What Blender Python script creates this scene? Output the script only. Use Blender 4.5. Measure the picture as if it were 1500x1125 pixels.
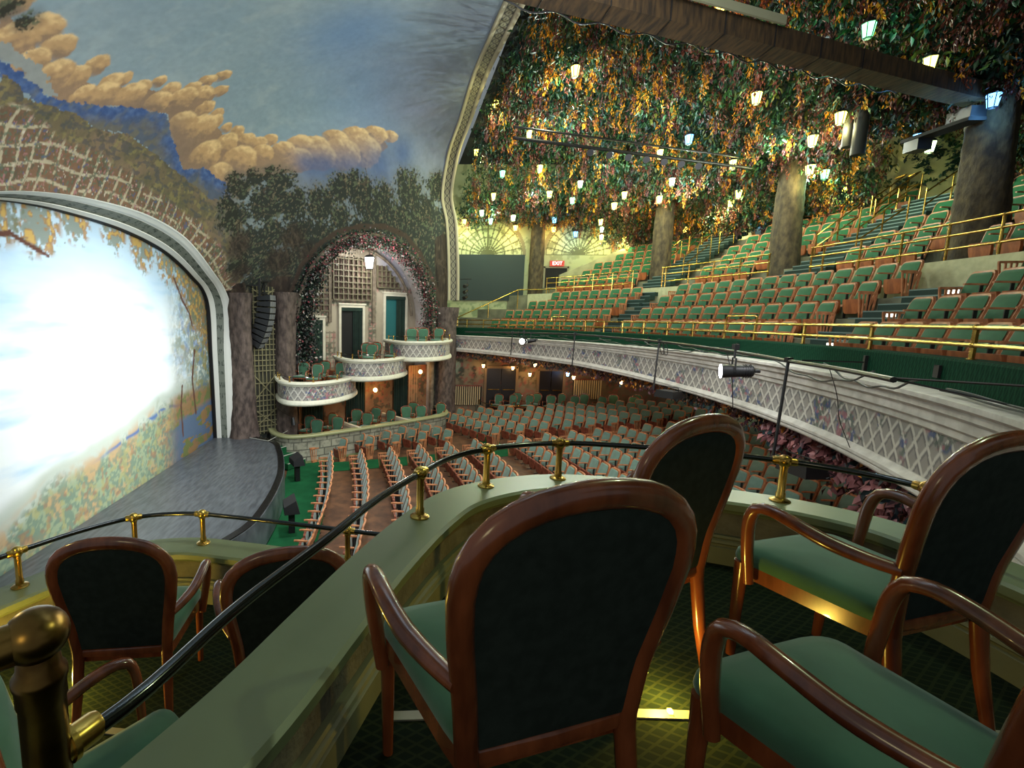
import bpy, bmesh, math, random
import numpy as np
from mathutils import Vector, Matrix, Quaternion

random.seed(7); rng = np.random.default_rng(11)
PI = math.pi
sc = bpy.context.scene
for o in list(bpy.data.objects):
    bpy.data.objects.remove(o)
COL = sc.collection

# ------------------------------------------------------------------ camera
EYE = Vector((0, 0, 1.4))
F_PX, PP_X, PP_Y = 700.0, 560.0, 562.5
pitch = math.atan(96.0 / F_PX); yaw = math.radians(1.9); roll = math.atan(0.01)
fw = Vector((math.cos(pitch) * math.cos(yaw), math.cos(pitch) * math.sin(yaw), -math.sin(pitch)))
r0 = fw.cross(Vector((0, 0, 1))).normalized(); u0 = r0.cross(fw)
cr = r0 * math.cos(roll) + u0 * math.sin(roll); cu = u0 * math.cos(roll) - r0 * math.sin(roll)
cam_d = bpy.data.cameras.new('camera'); cam = bpy.data.objects.new('camera', cam_d); COL.objects.link(cam)
cam_d.sensor_fit = 'HORIZONTAL'; cam_d.sensor_width = 36.0; cam_d.lens = F_PX / 1500 * 36
cam_d.shift_x = (750 - PP_X) / 1500; cam_d.shift_y = 0.0
cam_d.clip_start = 0.02; cam_d.clip_end = 200
m3 = Matrix((cr, cu, -fw)).transposed().to_4x4(); m3.translation = EYE
cam.matrix_world = m3
sc.camera = cam

# ------------------------------------------------------------------ exposure, world, large lights
sc.view_settings.view_transform = 'Standard'; sc.view_settings.look = 'None'
sc.view_settings.exposure = 0.0; sc.view_settings.gamma = 1.0
sc.view_settings.use_curve_mapping = False
w = bpy.data.worlds.new('world'); sc.world = w; w.use_nodes = True
w.node_tree.nodes['Background'].inputs[0].default_value = (0.62, 0.70, 0.72, 1)
w.node_tree.nodes['Background'].inputs[1].default_value = 0.29


def light(kind, name, loc, energy, color=(1, 1, 1), radius=0.1, target=None, size=None, cone=None, blend=0.5):
    d = bpy.data.lights.new(name, kind); d.energy = energy; d.color = color
    if kind == 'AREA':
        d.shape = 'RECTANGLE'; d.size, d.size_y = size
    else:
        d.shadow_soft_size = radius
    if kind == 'SPOT':
        d.spot_size = math.radians(cone); d.spot_blend = blend
    o = bpy.data.objects.new(name, d); COL.objects.link(o); o.location = loc
    if target is not None:
        o.rotation_euler = (Vector(target) - Vector(loc)).to_track_quat('-Z', 'Y').to_euler()
    return o


# follow spots and front of house lamps on the painted curtain
light('SPOT', 'curtain_spot', (11.0, -3.0, 3.2), 7000, (1.0, 0.99, 0.95), 0.25, (10.8, 7.2, -0.1), cone=50, blend=1.0)
light('SPOT', 'curtain_spot', (14.0, -3.0, 4.2), 1700, (1.0, 0.98, 0.95), 0.25, (13.6, 7.2, -0.3), cone=50, blend=0.9)
light('SPOT', 'stage_spot', (12.0, 1.0, 7.5), 2600, (0.93, 0.97, 1.0), 0.4, (14.0, 5.0, -3.3), cone=75, blend=0.9)
# added area light brightening the painted vault, no fitting there
light('AREA', 'vault_fill', (3.0, -1.0, 5.0), 1150, (0.93, 0.97, 1.0), size=(3, 2), target=(18, 3, 6))
light('AREA', 'front_wash', (8.0, -5.0, 2.6), 420, (0.95, 0.98, 1.0), size=(4, 1), target=(24, 2, 0))
# added fill on the stalls and below the balcony, no fittings there
for q, e in (((8, -1, 6.5), 900), ((15, -1, 6.8), 1250)):
    light('SPOT', 'stalls_fill_light', q, e * .75, (1.0, 0.90, 0.76), 0.4, (q[0] + 2, q[1] - .5, -4), cone=125, blend=0.8)
for q in ((20, -9, -0.95), (14, -10, -0.95), (9, -10, -0.95), (23, -6, -0.95), (20, -14, -0.95)):
    light('POINT', 'under_balcony_light', q, 48, (1.0, 0.70, 0.46), 0.3)
# lantern light that falls on the near boxes
light('SPOT', 'near_box_light', (2.4, -3.6, 4.4), 110, (0.80, 1.0, 0.55), 0.12, (1.6, -0.6, 0.3), cone=80, blend=0.6)
light('AREA', 'near_box_warm_light', (-2.2, 1.2, 2.4), 9, (1.0, 0.85, 0.45), size=(0.8, 0.8), target=(1.5, 0.6, 0))  # warm area light behind the camera, no lobby is modelled
light('POINT', 'lower_box_light', (2.0, 2.3, 0.9), 9, (1.0, 0.78, 0.25), 0.05)

# ------------------------------------------------------------------ helpers
def lin(c):
    return tuple((x / 12.92 if x <= 0.04045 else ((x + 0.055) / 1.055) ** 2.4) for x in [v / 255 for v in c])


class MB:
    """collects shapes and becomes ONE mesh object"""
    def __init__(s):
        s.v = []; s.f = []; s.mi = []; s.n = 0

    def add(s, vs, fs, mi=0):
        vs = np.asarray(vs, float).reshape(-1, 3)
        s.v.append(vs); b = s.n
        for f in fs:
            s.f.append(tuple(int(i) + b for i in f)); s.mi.append(mi)
        s.n += len(vs); return s

    def box(s, c, d, rz=0.0, mi=0, taper=1.0):
        x, y, z = d[0] / 2, d[1] / 2, d[2] / 2
        p = np.array([(-x, -y, -z), (x, -y, -z), (x, y, -z), (-x, y, -z), (-x * taper, -y * taper, z), (x * taper, -y * taper, z), (x * taper, y * taper, z), (-x * taper, y * taper, z)])
        ca, sa = math.cos(rz), math.sin(rz)
        q = p.copy(); q[:, 0] = p[:, 0] * ca - p[:, 1] * sa; q[:, 1] = p[:, 0] * sa + p[:, 1] * ca
        return s.add(q + np.array(c), [(0, 3, 2, 1), (4, 5, 6, 7), (0, 1, 5, 4), (1, 2, 6, 5), (2, 3, 7, 6), (3, 0, 4, 7)], mi)

    def bar(s, a, b, wd, ht, up=(0, 0, 1), mi=0):
        """a square bar from a to b"""
        a = np.array(a, float); b = np.array(b, float); t = b - a; t /= np.linalg.norm(t)
        sd = np.cross(t, np.array(up, float)); n = np.linalg.norm(sd)
        sd = sd / n if n > 1e-6 else np.array([1., 0, 0]); u = np.cross(sd, t)
        p = []
        for q in (a, b):
            for i, j in ((-1, -1), (1, -1), (1, 1), (-1, 1)):
                p.append(q + sd * i * wd / 2 + u * j * ht / 2)
        return s.add(p, [(3, 2, 1, 0), (4, 5, 6, 7), (0, 1, 5, 4), (1, 2, 6, 5), (2, 3, 7, 6), (3, 0, 4, 7)], mi)

    def tube(s, P, r, k=8, closed=False, caps=True, ref=None, rb=None, mi=0):
        """round (or oval, with rb) tube along P; ref fixes the oval's r axis"""
        P = np.asarray(P, float); n = len(P)
        R = np.full(n, r, float) if np.isscalar(r) else np.asarray(r, float)
        RB = R if rb is None else (np.full(n, rb, float) if np.isscalar(rb) else np.asarray(rb, float))
        T = np.empty_like(P)
        if closed:
            T = np.roll(P, -1, 0) - np.roll(P, 1, 0)
        else:
            T[1:-1] = P[2:] - P[:-2]; T[0] = P[1] - P[0]; T[-1] = P[-1] - P[-2]
        T /= np.maximum(np.linalg.norm(T, axis=1), 1e-9)[:, None]
        vs = []
        if ref is None:
            a = np.array([0, 0, 1.]) if abs(T[0][2]) < 0.9 else np.array([1., 0, 0])
            N = np.cross(T[0], a); N /= np.linalg.norm(N)
        for i in range(n):
            if ref is not None:
                N = np.cross(T[i], np.array(ref, float)); nn_ = np.linalg.norm(N)
                N = N / nn_ if nn_ > 1e-6 else np.array([1., 0, 0])
            else:
                N = N - T[i] * (N @ T[i]); N /= np.linalg.norm(N)
            B = np.cross(T[i], N)
            for j in range(k):
                an = 2 * PI * j / k
                vs.append(P[i] + N * math.cos(an) * R[i] + B * math.sin(an) * RB[i])
        fs = []
        m = n if closed else n - 1
        for i in range(m):
            for j in range(k):
                a0 = i * k + j; a1 = i * k + (j + 1) % k; b0 = ((i + 1) % n) * k + j; b1 = ((i + 1) % n) * k + (j + 1) % k
                fs.append((a0, a1, b1, b0))
        if caps and not closed:
            fs.append(tuple(range(k))[::-1]); fs.append(tuple((n - 1) * k + j for j in range(k)))
        return s.add(vs, fs, mi)

    def lathe(s, prof, c=(0, 0, 0), k=16, mi=0, squash=1.0):
        """prof: (radius, z) from bottom to top"""
        vs = []; fs = []
        for r, z in prof:
            for j in range(k):
                a = 2 * PI * j / k; vs.append((c[0] + r * math.cos(a), c[1] + r * math.sin(a) * squash, c[2] + z))
        for i in range(len(prof) - 1):
            for j in range(k):
                fs.append((i * k + j, i * k + (j + 1) % k, (i + 1) * k + (j + 1) % k, (i + 1) * k + j))
        fs.append(tuple(range(k))[::-1]); fs.append(tuple((len(prof) - 1) * k + j for j in range(k)))
        return s.add(vs, fs, mi)

    def ball(s, c, r, k=12, sq=1.0, mi=0):
        n = max(6, k // 2)
        return s.lathe([(max(1e-4, r * math.sin(PI * i / n)), -r * sq * math.cos(PI * i / n)) for i in range(n + 1)], c, k, mi)

    def prism(s, poly, z0, z1, mi=0):
        n = len(poly); vs = [(x, y, z0) for x, y in poly] + [(x, y, z1) for x, y in poly]
        fs = [tuple(range(n))[::-1], tuple(range(n, 2 * n))] + [(i, (i + 1) % n, n + (i + 1) % n, n + i) for i in range(n)]
        return s.add(vs, fs, mi)

    def sweep(s, path, prof, closed=False, mi=0, pclosed=True, caps=True):
        """profile (offset to the left of the path, z) along a plan path of (x, y)"""
        path = np.asarray(path, float); n = len(path)
        T = np.empty_like(path)
        if closed:
            T = np.roll(path, -1, 0) - np.roll(path, 1, 0)
        else:
            T[1:-1] = path[2:] - path[:-2]; T[0] = path[1] - path[0]; T[-1] = path[-1] - path[-2]
        T /= np.linalg.norm(T, axis=1)[:, None]
        N = np.stack([-T[:, 1], T[:, 0]], 1); k = len(prof(0.0)) if callable(prof) else len(prof); vs = []
        for i in range(n):
            pr_ = prof(i / (n - 1)) if callable(prof) else prof
            for o, z in pr_:
                vs.append((path[i, 0] + N[i, 0] * o, path[i, 1] + N[i, 1] * o, z))
        fs = []; m = n if closed else n - 1; kk = k if pclosed else k - 1
        for i in range(m):
            for j in range(kk):
                fs.append((i * k + j, ((i + 1) % n) * k + j, ((i + 1) % n) * k + (j + 1) % k, i * k + (j + 1) % k))
        if caps and pclosed and not closed:
            fs.append(tuple(range(k))); fs.append(tuple((n - 1) * k + j for j in range(k))[::-1])
        return s.add(vs, fs, mi)

    def build(s, name, mats, parent=None, loc=None, smooth=True, angle=40, link=True):
        me = bpy.data.meshes.new(name)
        V = np.concatenate(s.v) if s.v else np.zeros((0, 3))
        me.from_pydata(V.tolist(), [], s.f)
        if not isinstance(mats, (list, tuple)):
            mats = [mats]
        for m in mats:
            me.materials.append(m)
        if len(mats) > 1:
            me.polygons.foreach_set('material_index', s.mi)
        if smooth:
            me.polygons.foreach_set('use_smooth', [True] * len(me.polygons))
            me.set_sharp_from_angle(angle=math.radians(angle))
        me.update()
        o = bpy.data.objects.new(name, me)
        if link:
            COL.objects.link(o)
        if parent is not None:
            o.parent = parent
        if loc is not None:
            o.location = loc
        return o


def catm(P, xs, x):
    """smooth interpolation of the rows of P at knots xs"""
    P = np.asarray(P, float); xs = np.asarray(xs, float); x = np.asarray(x, float)
    m = np.gradient(P, xs, axis=0); m[0] = (P[1] - P[0]) / (xs[1] - xs[0]); m[1] = m[1] * 0.5 + m[0] * 0.5
    i = np.clip(np.searchsorted(xs, x, side='right') - 1, 0, len(xs) - 2); h = (xs[i + 1] - xs[i])
    t = ((x - xs[i]) / h)[..., None]; h = h[..., None]
    return (2 * t**3 - 3 * t**2 + 1) * P[i] + (t**3 - 2 * t**2 + t) * h * m[i] + (-2 * t**3 + 3 * t**2) * P[i + 1] + (t**3 - t**2) * h * m[i + 1]


def spline(pts, n, closed=False):
    P = np.asarray(pts, float)
    if closed:
        P = np.concatenate([P[-2:], P, P[:3]])
    L = np.concatenate([[0], np.cumsum(np.linalg.norm(np.diff(P, axis=0), axis=1) ** 0.5)])
    m = np.gradient(P, L, axis=0)
    if closed:
        x = np.linspace(L[2], L[-3], n, endpoint=False)
    else:
        x = np.linspace(0, L[-1], n)
    i = np.clip(np.searchsorted(L, x, side='right') - 1, 0, len(L) - 2); h = (L[i + 1] - L[i]); t = ((x - L[i]) / h)[:, None]; h = h[:, None]
    Q = (2 * t**3 - 3 * t**2 + 1) * P[i] + (t**3 - 2 * t**2 + t) * h * m[i] + (-2 * t**3 + 3 * t**2) * P[i + 1] + (t**3 - t**2) * h * m[i + 1]
    if not closed:   # even spacing
        d = np.concatenate([[0], np.cumsum(np.linalg.norm(np.diff(Q, axis=0), axis=1))]); y = np.linspace(0, d[-1], n)
        Q = np.stack([np.interp(y, d, Q[:, c]) for c in range(Q.shape[1])], 1)
    return Q


def offset(path, o):
    path = np.asarray(path, float); T = np.empty_like(path)
    T[1:-1] = path[2:] - path[:-2]; T[0] = path[1] - path[0]; T[-1] = path[-1] - path[-2]
    T /= np.linalg.norm(T, axis=1)[:, None]
    return path + np.stack([-T[:, 1], T[:, 0]], 1) * o


def tag(o, label=None, cat=None, group=None, kind=None):
    if label: o['label'] = label
    if cat: o['category'] = cat
    if group: o['group'] = group
    if kind: o['kind'] = kind
    return o


def thing(name, label, cat, loc=(0, 0, 0), rz=0.0, group=None):
    o = bpy.data.objects.new(name, None); COL.objects.link(o); o.location = loc; o.rotation_euler = (0, 0, rz)
    o.empty_display_size = 0.1
    return tag(o, label, cat, group)


def dup(root, loc, rz, label, group=None, cat=None):
    """a copy of a thing with copies of its parts and sub-parts"""
    r = root.copy(); COL.objects.link(r); r.location = loc; r.rotation_euler = (0, 0, rz); r['label'] = label
    if group: r['group'] = group
    if cat: r['category'] = cat
    for ch in root.children:
        c = ch.copy(); COL.objects.link(c); c.parent = r
        for g in ch.children:
            d = g.copy(); COL.objects.link(d); d.parent = c
    return r


ORD = ['first', 'second', 'third', 'fourth', 'fifth', 'sixth', 'seventh', 'eighth', 'ninth', 'tenth', 'eleventh', 'twelfth', 'thirteenth', 'fourteenth', 'fifteenth', 'sixteenth', 'seventeenth', 'eighteenth', 'nineteenth', 'twentieth', 'twenty-first', 'twenty-second', 'twenty-third', 'twenty-fourth', 'twenty-fifth', 'twenty-sixth']


# ------------------------------------------------------------------ materials
def mat(name, col, rough=0.6, metal=0.0, spec=0.5, var=0.0, scale=8.0, bump=0.0, bscale=None, col2=None, coat=0.0, sheen=0.0, stretch=None, em=None, emstr=0.0, detail=4, lo=0.35, hi=0.65):
    m = bpy.data.materials.new(name); m.use_nodes = True; nt = m.node_tree; b = nt.nodes['Principled BSDF']
    c = lin(col); b.inputs['Base Color'].default_value = (*c, 1); b.inputs['Roughness'].default_value = rough
    b.inputs['Metallic'].default_value = metal; b.inputs['Specular IOR Level'].default_value = spec
    b.inputs['Coat Weight'].default_value = coat; b.inputs['Sheen Weight'].default_value = sheen
    if em:
        b.inputs['Emission Color'].default_value = (*em, 1); b.inputs['Emission Strength'].default_value = emstr
    if var or col2 or bump:
        tc = nt.nodes.new('ShaderNodeTexCoord'); mp = nt.nodes.new('ShaderNodeMapping'); nt.links.new(tc.outputs['Object'], mp.inputs[0])
        if stretch: mp.inputs['Scale'].default_value = stretch
        n = nt.nodes.new('ShaderNodeTexNoise'); n.inputs['Scale'].default_value = scale; n.inputs['Detail'].default_value = detail
        nt.links.new(mp.outputs[0], n.inputs['Vector'])
        if var or col2:
            rp = nt.nodes.new('ShaderNodeValToRGB'); rp.color_ramp.elements[0].position = lo; rp.color_ramp.elements[1].position = hi
            if col2:
                a_, b_ = c, lin(col2)
            else:
                a_ = tuple(x * (1 - var) for x in c); b_ = tuple(min(1, x * (1 + var)) for x in c)
            rp.color_ramp.elements[0].color = (*a_, 1); rp.color_ramp.elements[1].color = (*b_, 1)
            nt.links.new(n.outputs['Fac'], rp.inputs[0]); nt.links.new(rp.outputs[0], b.inputs['Base Color'])
        if bump:
            n2 = n
            if bscale:
                n2 = nt.nodes.new('ShaderNodeTexNoise'); n2.inputs['Scale'].default_value = bscale; n2.inputs['Detail'].default_value = 5; nt.links.new(mp.outputs[0], n2.inputs['Vector'])
            bp = nt.nodes.new('ShaderNodeBump'); bp.inputs['Strength'].default_value = bump; bp.inputs['Distance'].default_value = 0.03
            nt.links.new(n2.outputs['Fac'], bp.inputs['Height']); nt.links.new(bp.outputs[0], b.inputs['Normal'])
    return m


def paint_mat(name, rough=0.85, bump=0.0, bscale=30, spec=0.25):
    """a hand painted surface: colours come from the mesh's own painting"""
    m = bpy.data.materials.new(name); m.use_nodes = True; nt = m.node_tree; b = nt.nodes['Principled BSDF']
    a = nt.nodes.new('ShaderNodeAttribute'); a.attribute_name = 'Paint'
    nt.links.new(a.outputs['Color'], b.inputs['Base Color']); b.inputs['Roughness'].default_value = rough; b.inputs['Specular IOR Level'].default_value = spec
    if bump:
        tc = nt.nodes.new('ShaderNodeTexCoord'); n = nt.nodes.new('ShaderNodeTexNoise'); n.inputs['Scale'].default_value = bscale; n.inputs['Detail'].default_value = 6
        bp = nt.nodes.new('ShaderNodeBump'); bp.inputs['Strength'].default_value = bump; bp.inputs['Distance'].default_value = 0.05
        nt.links.new(tc.outputs['Object'], n.inputs['Vector']); nt.links.new(n.outputs['Fac'], bp.inputs['Height']); nt.links.new(bp.outputs[0], b.inputs['Normal'])
    return m


def carpet_mat(name, base, line, s=9.0):
    m = bpy.data.materials.new(name); m.use_nodes = True; nt = m.node_tree; b = nt.nodes['Principled BSDF']; L = nt.links.new
    tc = nt.nodes.new('ShaderNodeTexCoord'); out = []
    ns = nt.nodes.new('ShaderNodeTexNoise'); ns.inputs['Scale'].default_value = 3.0; L(tc.outputs['Object'], ns.inputs['Vector'])
    for rz in (0.55, -0.55):
        mp = nt.nodes.new('ShaderNodeMapping'); mp.inputs['Rotation'].default_value = (0.35, 0.2, rz)
        L(tc.outputs['Object'], mp.inputs[0])
        wv = nt.nodes.new('ShaderNodeTexWave'); wv.inputs['Scale'].default_value = s; wv.inputs['Distortion'].default_value = 0.6; wv.inputs['Detail'].default_value = 2
        L(mp.outputs[0], wv.inputs[0])
        g = nt.nodes.new('ShaderNodeMath'); g.operation = 'GREATER_THAN'; g.inputs[1].default_value = 0.86; L(wv.outputs['Fac'], g.inputs[0]); out.append(g)
    mx = nt.nodes.new('ShaderNodeMath'); mx.operation = 'MAXIMUM'; L(out[0].outputs[0], mx.inputs[0]); L(out[1].outputs[0], mx.inputs[1])
    mc = nt.nodes.new('ShaderNodeMix'); mc.data_type = 'RGBA'; mc.inputs[6].default_value = (*lin(base), 1); mc.inputs[7].default_value = (*lin(line), 1)
    L(mx.outputs[0], mc.inputs[0]); L(mc.outputs[2], b.inputs['Base Color']); b.inputs['Roughness'].default_value = 0.95; b.inputs['Specular IOR Level'].default_value = 0.1
    return m


M = {}
M['wood'] = mat('varnished_wood', (142, 76, 44), 0.25, spec=0.65, scale=14, col2=(94, 46, 26), stretch=(1, 1, 0.25), coat=0.5)
M['seat_wood'] = mat('seat_plywood', (168, 96, 50), 0.5, scale=9, col2=(124, 66, 34), stretch=(1, 1, 0.3))
M['seat_wood_red'] = mat('seat_plywood_reddish', (140, 74, 52), 0.5, scale=9, col2=(96, 44, 30))
M['seat_frame'] = mat('seat_frame_wood', (190, 128, 86), 0.45, scale=9, col2=(152, 94, 60))
M['velvet'] = mat('green_velvet', (68, 108, 84), 0.9, spec=0.15, var=0.12, scale=6, sheen=0.35)
M['backing'] = mat('dark_backing_cloth', (42, 50, 46), 0.95, spec=0.1, var=0.15, scale=30)
M['velvet_balcony'] = mat('balcony_seat_velvet', (27, 86, 50), 0.85, spec=0.2, var=0.15, scale=5, sheen=0.3)
M['velvet_stalls'] = mat('stalls_seat_velvet', (98, 128, 114), 0.9, spec=0.2, var=0.12, scale=5, sheen=0.3)
M['black_metal'] = mat('black_metal', (24, 24, 25), 0.4, spec=0.5)
M['rail_black'] = mat('glossy_black_rail', (7, 10, 10), 0.16, spec=0.7, coat=0.4)
M['brass'] = mat('brass', (216, 180, 92), 0.27, metal=1.0, col2=(160, 124, 60), scale=7)
M['brass_dark'] = mat('worn_brass', (150, 118, 62), 0.3, metal=1.0, col2=(92, 66, 36), scale=9)
M['cream'] = mat('cream_plaster', (196, 190, 172), 0.7, var=0.08, scale=4)
M['grey_white'] = mat('grey_white_plaster', (206, 202, 192), 0.7, scale=5, col2=(182, 178, 168), bump=0.15)
M['rim_green'] = mat('sage_green_gloss_paint', (112, 122, 88), 0.36, spec=0.5, var=0.05, scale=3)
M['panel_grey'] = mat('grey_green_worn_plaster', (116, 112, 92), 0.85, scale=7, col2=(86, 84, 70), bump=0.3, bscale=40)
M['mould'] = mat('olive_cream_moulding', (118, 120, 88), 0.55, var=0.06)
M['carpet'] = carpet_mat('dark_green_carpet', (22, 32, 22), (38, 46, 28), 9)
M['carpet_lamp_gold'] = carpet_mat('lamp_gold_carpet', (86, 74, 20), (48, 64, 34), 9)  # yellow lamp glow put into the carpet colour, assigned nowhere
M['carpet_green'] = mat('green_aisle_carpet', (22, 78, 46), 0.95, spec=0.1, var=0.15, scale=3)
M['carpet_fascia'] = carpet_mat('green_fascia_carpet', (8, 44, 28), (20, 62, 42), 7)
M['floor_brown'] = mat('brown_worn_floor', (104, 70, 46), 0.55, scale=3, col2=(66, 42, 28))
M['stage'] = mat('black_stage_boards', (88, 93, 98), 0.33, spec=0.6, scale=2.5, col2=(64, 68, 73), stretch=(1, 6, 1))
M['bark'] = mat('modelled_bark', (104, 90, 82), 0.9, scale=7, col2=(62, 52, 48), stretch=(1, 1, 0.5), bump=1.0, bscale=11)
M['bark_olive'] = mat('modelled_bark_olive', (80, 68, 44), 0.9, scale=7, col2=(44, 36, 24), stretch=(1, 1, 0.5), bump=1.0, bscale=11)
M['stone'] = mat('painted_stone', (150, 146, 124), 0.85, scale=2.2, col2=(104, 100, 84), bump=0.4, bscale=8)
M['dark'] = mat('dark_recess', (16, 16, 15), 0.9)
M['drape'] = mat('dark_green_drape', (22, 42, 34), 0.95, var=0.2, scale=4)
M['teal'] = mat('teal_wall', (22, 90, 92), 0.8)
M['beam'] = mat('painted_timber_beam', (82, 62, 36), 0.75, scale=3, col2=(44, 34, 22), stretch=(1, 5, 1), bump=0.3)
M['glow_red'] = mat('exit_red', (150, 30, 20), 0.5, em=(1.0, 0.08, 0.04), emstr=1.6)
M['white'] = mat('white_enamel', (225, 225, 220), 0.5)
M['glow_white'] = mat('lit_lens', (255, 255, 255), 0.3, em=(1, 1, 1), emstr=30)
M['step_white'] = mat('white_step_edge', (170, 172, 160), 0.5)


def grid_faces(nu, nv):
    i = np.arange(nv - 1)[:, None] * nu + np.arange(nu - 1)[None, :]
    return np.stack([i, i + 1, i + nu + 1, i + nu], -1).reshape(-1, 4)


def grid_obj(name, P, col, material, keep=None, smooth=True, parent=None):
    """a painted surface: P (nv, nu, 3), col (nv, nu, 3) linear"""
    nv, nu = P.shape[:2]; F = grid_faces(nu, nv)
    if keep is not None:
        F = F[keep.reshape(-1)]
    me = bpy.data.meshes.new(name)
    V = P.reshape(-1, 3); used = np.unique(F); mp = -np.ones(len(V), int); mp[used] = np.arange(len(used)); F = mp[F]
    me.vertices.add(len(used)); me.vertices.foreach_set('co', V[used].astype(np.float32).ravel())
    me.loops.add(F.size); me.loops.foreach_set('vertex_index', F.ravel().astype(np.int32))
    me.polygons.add(len(F)); me.polygons.foreach_set('loop_start', np.arange(0, F.size, 4, dtype=np.int32)); me.polygons.foreach_set('loop_total', np.full(len(F), 4, np.int32))
    me.polygons.foreach_set('use_smooth', np.full(len(F), smooth))
    me.materials.append(material); me.update(); me.validate()
    if col is not None:
        a = me.color_attributes.new('Paint', 'FLOAT_COLOR', 'POINT')
        c = np.ones((len(used), 4), np.float32); c[:, :3] = np.clip(col.reshape(-1, 3)[used], 0, 1); a.data.foreach_set('color', c.ravel())
    o = bpy.data.objects.new(name, me); COL.objects.link(o)
    if parent: o.parent = parent
    return o


# numpy paint box -----------------------------------------------------------
def vnoise(x, y, s, seed=0, octv=4):
    """smooth value noise 0..1"""
    tot = 0; amp = 1; nrm = 0
    for o in range(octv):
        X = x * s + 37.7 * o + seed * 3.1; Y = y * s - 11.3 * o + seed * 7.7
        i = np.floor(X).astype(np.int64); j = np.floor(Y).astype(np.int64); fx = X - i; fy = Y - j
        fx = fx * fx * (3 - 2 * fx); fy = fy * fy * (3 - 2 * fy)

        def h(a, b):
            n = (a * 374761393 + b * 668265263 + (seed + o) * 69069) & 0xffffffff
            n = ((n ^ (n >> 13)) * 1274126177) & 0xffffffff
            return ((n ^ (n >> 16)) & 0xffff) / 65535.0
        v = (h(i, j) * (1 - fx) + h(i + 1, j) * fx) * (1 - fy) + (h(i, j + 1) * (1 - fx) + h(i + 1, j + 1) * fx) * fy
        tot = tot + v * amp; nrm += amp; amp *= 0.5; s = s * 2
    return tot / nrm


def sm(a, b, x):
    t = np.clip((x - a) / (b - a), 0, 1); return t * t * (3 - 2 * t)


def mixc(c, k, col):
    k = np.clip(k, 0, 1)[..., None]
    return c * (1 - k) + np.array(col if not isinstance(col, tuple) or max(col) <= 1 else lin(col)) * k


def inpoly(x, y, poly):
    r = np.zeros(x.shape, bool); n = len(poly)
    for i in range(n):
        x0, y0 = poly[i]; x1, y1 = poly[(i + 1) % n]
        if y0 == y1: continue
        c = ((y0 > y) != (y1 > y)) & (x < (x1 - x0) * (y - y0) / (y1 - y0) + x0)
        r ^= c
    return r


def rgb(*c):
    return np.array(lin(c))

# ------------------------------------------------------------------ painted vault and side wall
VA=[(18.13,-4.6),(18.1,2.0),(17.6,2.45),(16.7,2.9),(14.65,3.72),(12.7,3.95),(10.65,3.86),(9.17,3.67),(7.9,3.39),(6.3,2.8),(5.0,1.8),(4.5,0)]
VB=[(25.3,-2.5,-4.6),(25.35,-2.3,6.2),(25.2,-2.03,7.4),(24.2,-2.1,8.8),(21.6,-2.4,9.8),(18.2,-2.45,9.95),(15.7,-2.5,9.7),(13.2,-2.5,9.3),(10.5,-2.5,8.7),(7,-2.5,7.7),(4,-2.5,6.4),(0,-2.5,3)]
VV=[0,8.7,9.7,11.1,13.6,16,18.3,20.4,22.6,25.3,28,31]
# clouds, hills, trees of the mural, placed on the surface in metres (U towards the house, V up and over)
PUFF=[(4.05,25.15,0.4),(3.7,24.0,0.39),(3.35,24.3,0.44),(3.45,23.3,0.35),(2.95,23.55,0.37),(3.35,21.9,0.33),(2.9,22.1,0.36),(3.05,20.9,0.33),(3.3,20.65,0.23),(3.3,19.85,0.29),(3.7,19.55,0.21),(3.7,18.9,0.29),(4.1,18.35,0.23),(4.5,18.25,0.24),(4.85,18.1,0.23),(4.5,17.4,0.25),(4.1,17.8,0.35),(3.65,18.2,0.42),(3.2,18.8,0.39),(3.85,17.05,0.29),(4.0,16.45,0.21),(3.7,16.2,0.31),(3.9,15.55,0.2),(4.05,15.0,0.28),(3.55,14.85,0.42),(4.15,14.4,0.31),(4.4,13.95,0.28),(4.8,13.8,0.24),(4.3,13.45,0.36),(3.5,13.8,0.57),(3.25,16.4,0.57),(3.0,17.15,0.53),(2.75,15.1,0.61),(2.55,13.85,0.55),(4.95,13.15,0.34),(5.5,13.0,0.43),(5.9,12.65,0.47),(6.7,12.65,0.45),(7.45,12.5,0.49),(8.2,12.4,0.45),(8.8,12.25,0.29),(6.6,11.9,0.69),(7.45,11.8,0.71),(5.85,12.1,0.54),(5.05,12.45,0.51),(3.0,19.9,0.43),(2.75,20.75,0.4),(2.55,21.4,0.32),(2.85,22.75,0.4)]
PUFFDK=[(2.7,19.1,0.53),(2.25,16.3,0.65),(2.05,14.55,0.62),(2.75,17.35,0.52),(2.25,13.1,0.57),(2.4,20.35,0.27),(2.95,13.3,0.58)]
BLUECL=[(5.85,11.6,0.6),(6.8,11.05,0.75),(5.25,12.1,0.47),(8.0,11.05,0.72),(9.25,11.35,0.55)]
SNOW=[(3.3,24.6),(3.25,24.15),(2.95,23.25),(2.4,22.15),(2.4,22.75),(2.85,23.7),(2.95,24.3)]
MTN=[(2.9,24.25),(2.75,23.6),(2.35,22.45),(2.3,21.9),(2.5,20.45),(3.1,18.05),(2.75,17.35),(2.3,16.4),(1.95,15.5),(2.5,14.7),(2.5,13.85),(2.6,13.3),(2.25,12.8),(1.65,13.25),(1.65,14.6),(1.85,16.65),(2.0,18.25),(2.05,18.95),(1.85,20.0),(2.1,21.4),(2.1,22.45),(2.45,23.55),(2.6,24.0)]
MEAD=[(2.65,24.05),(2.15,22.7),(2.1,21.4),(1.9,19.75),(2.05,18.6),(1.85,17.0),(1.75,15.2),(1.8,13.4),(2.35,12.6),(0.3,8.5),(0.0,9.5),(0.0,22.65)]
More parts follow.
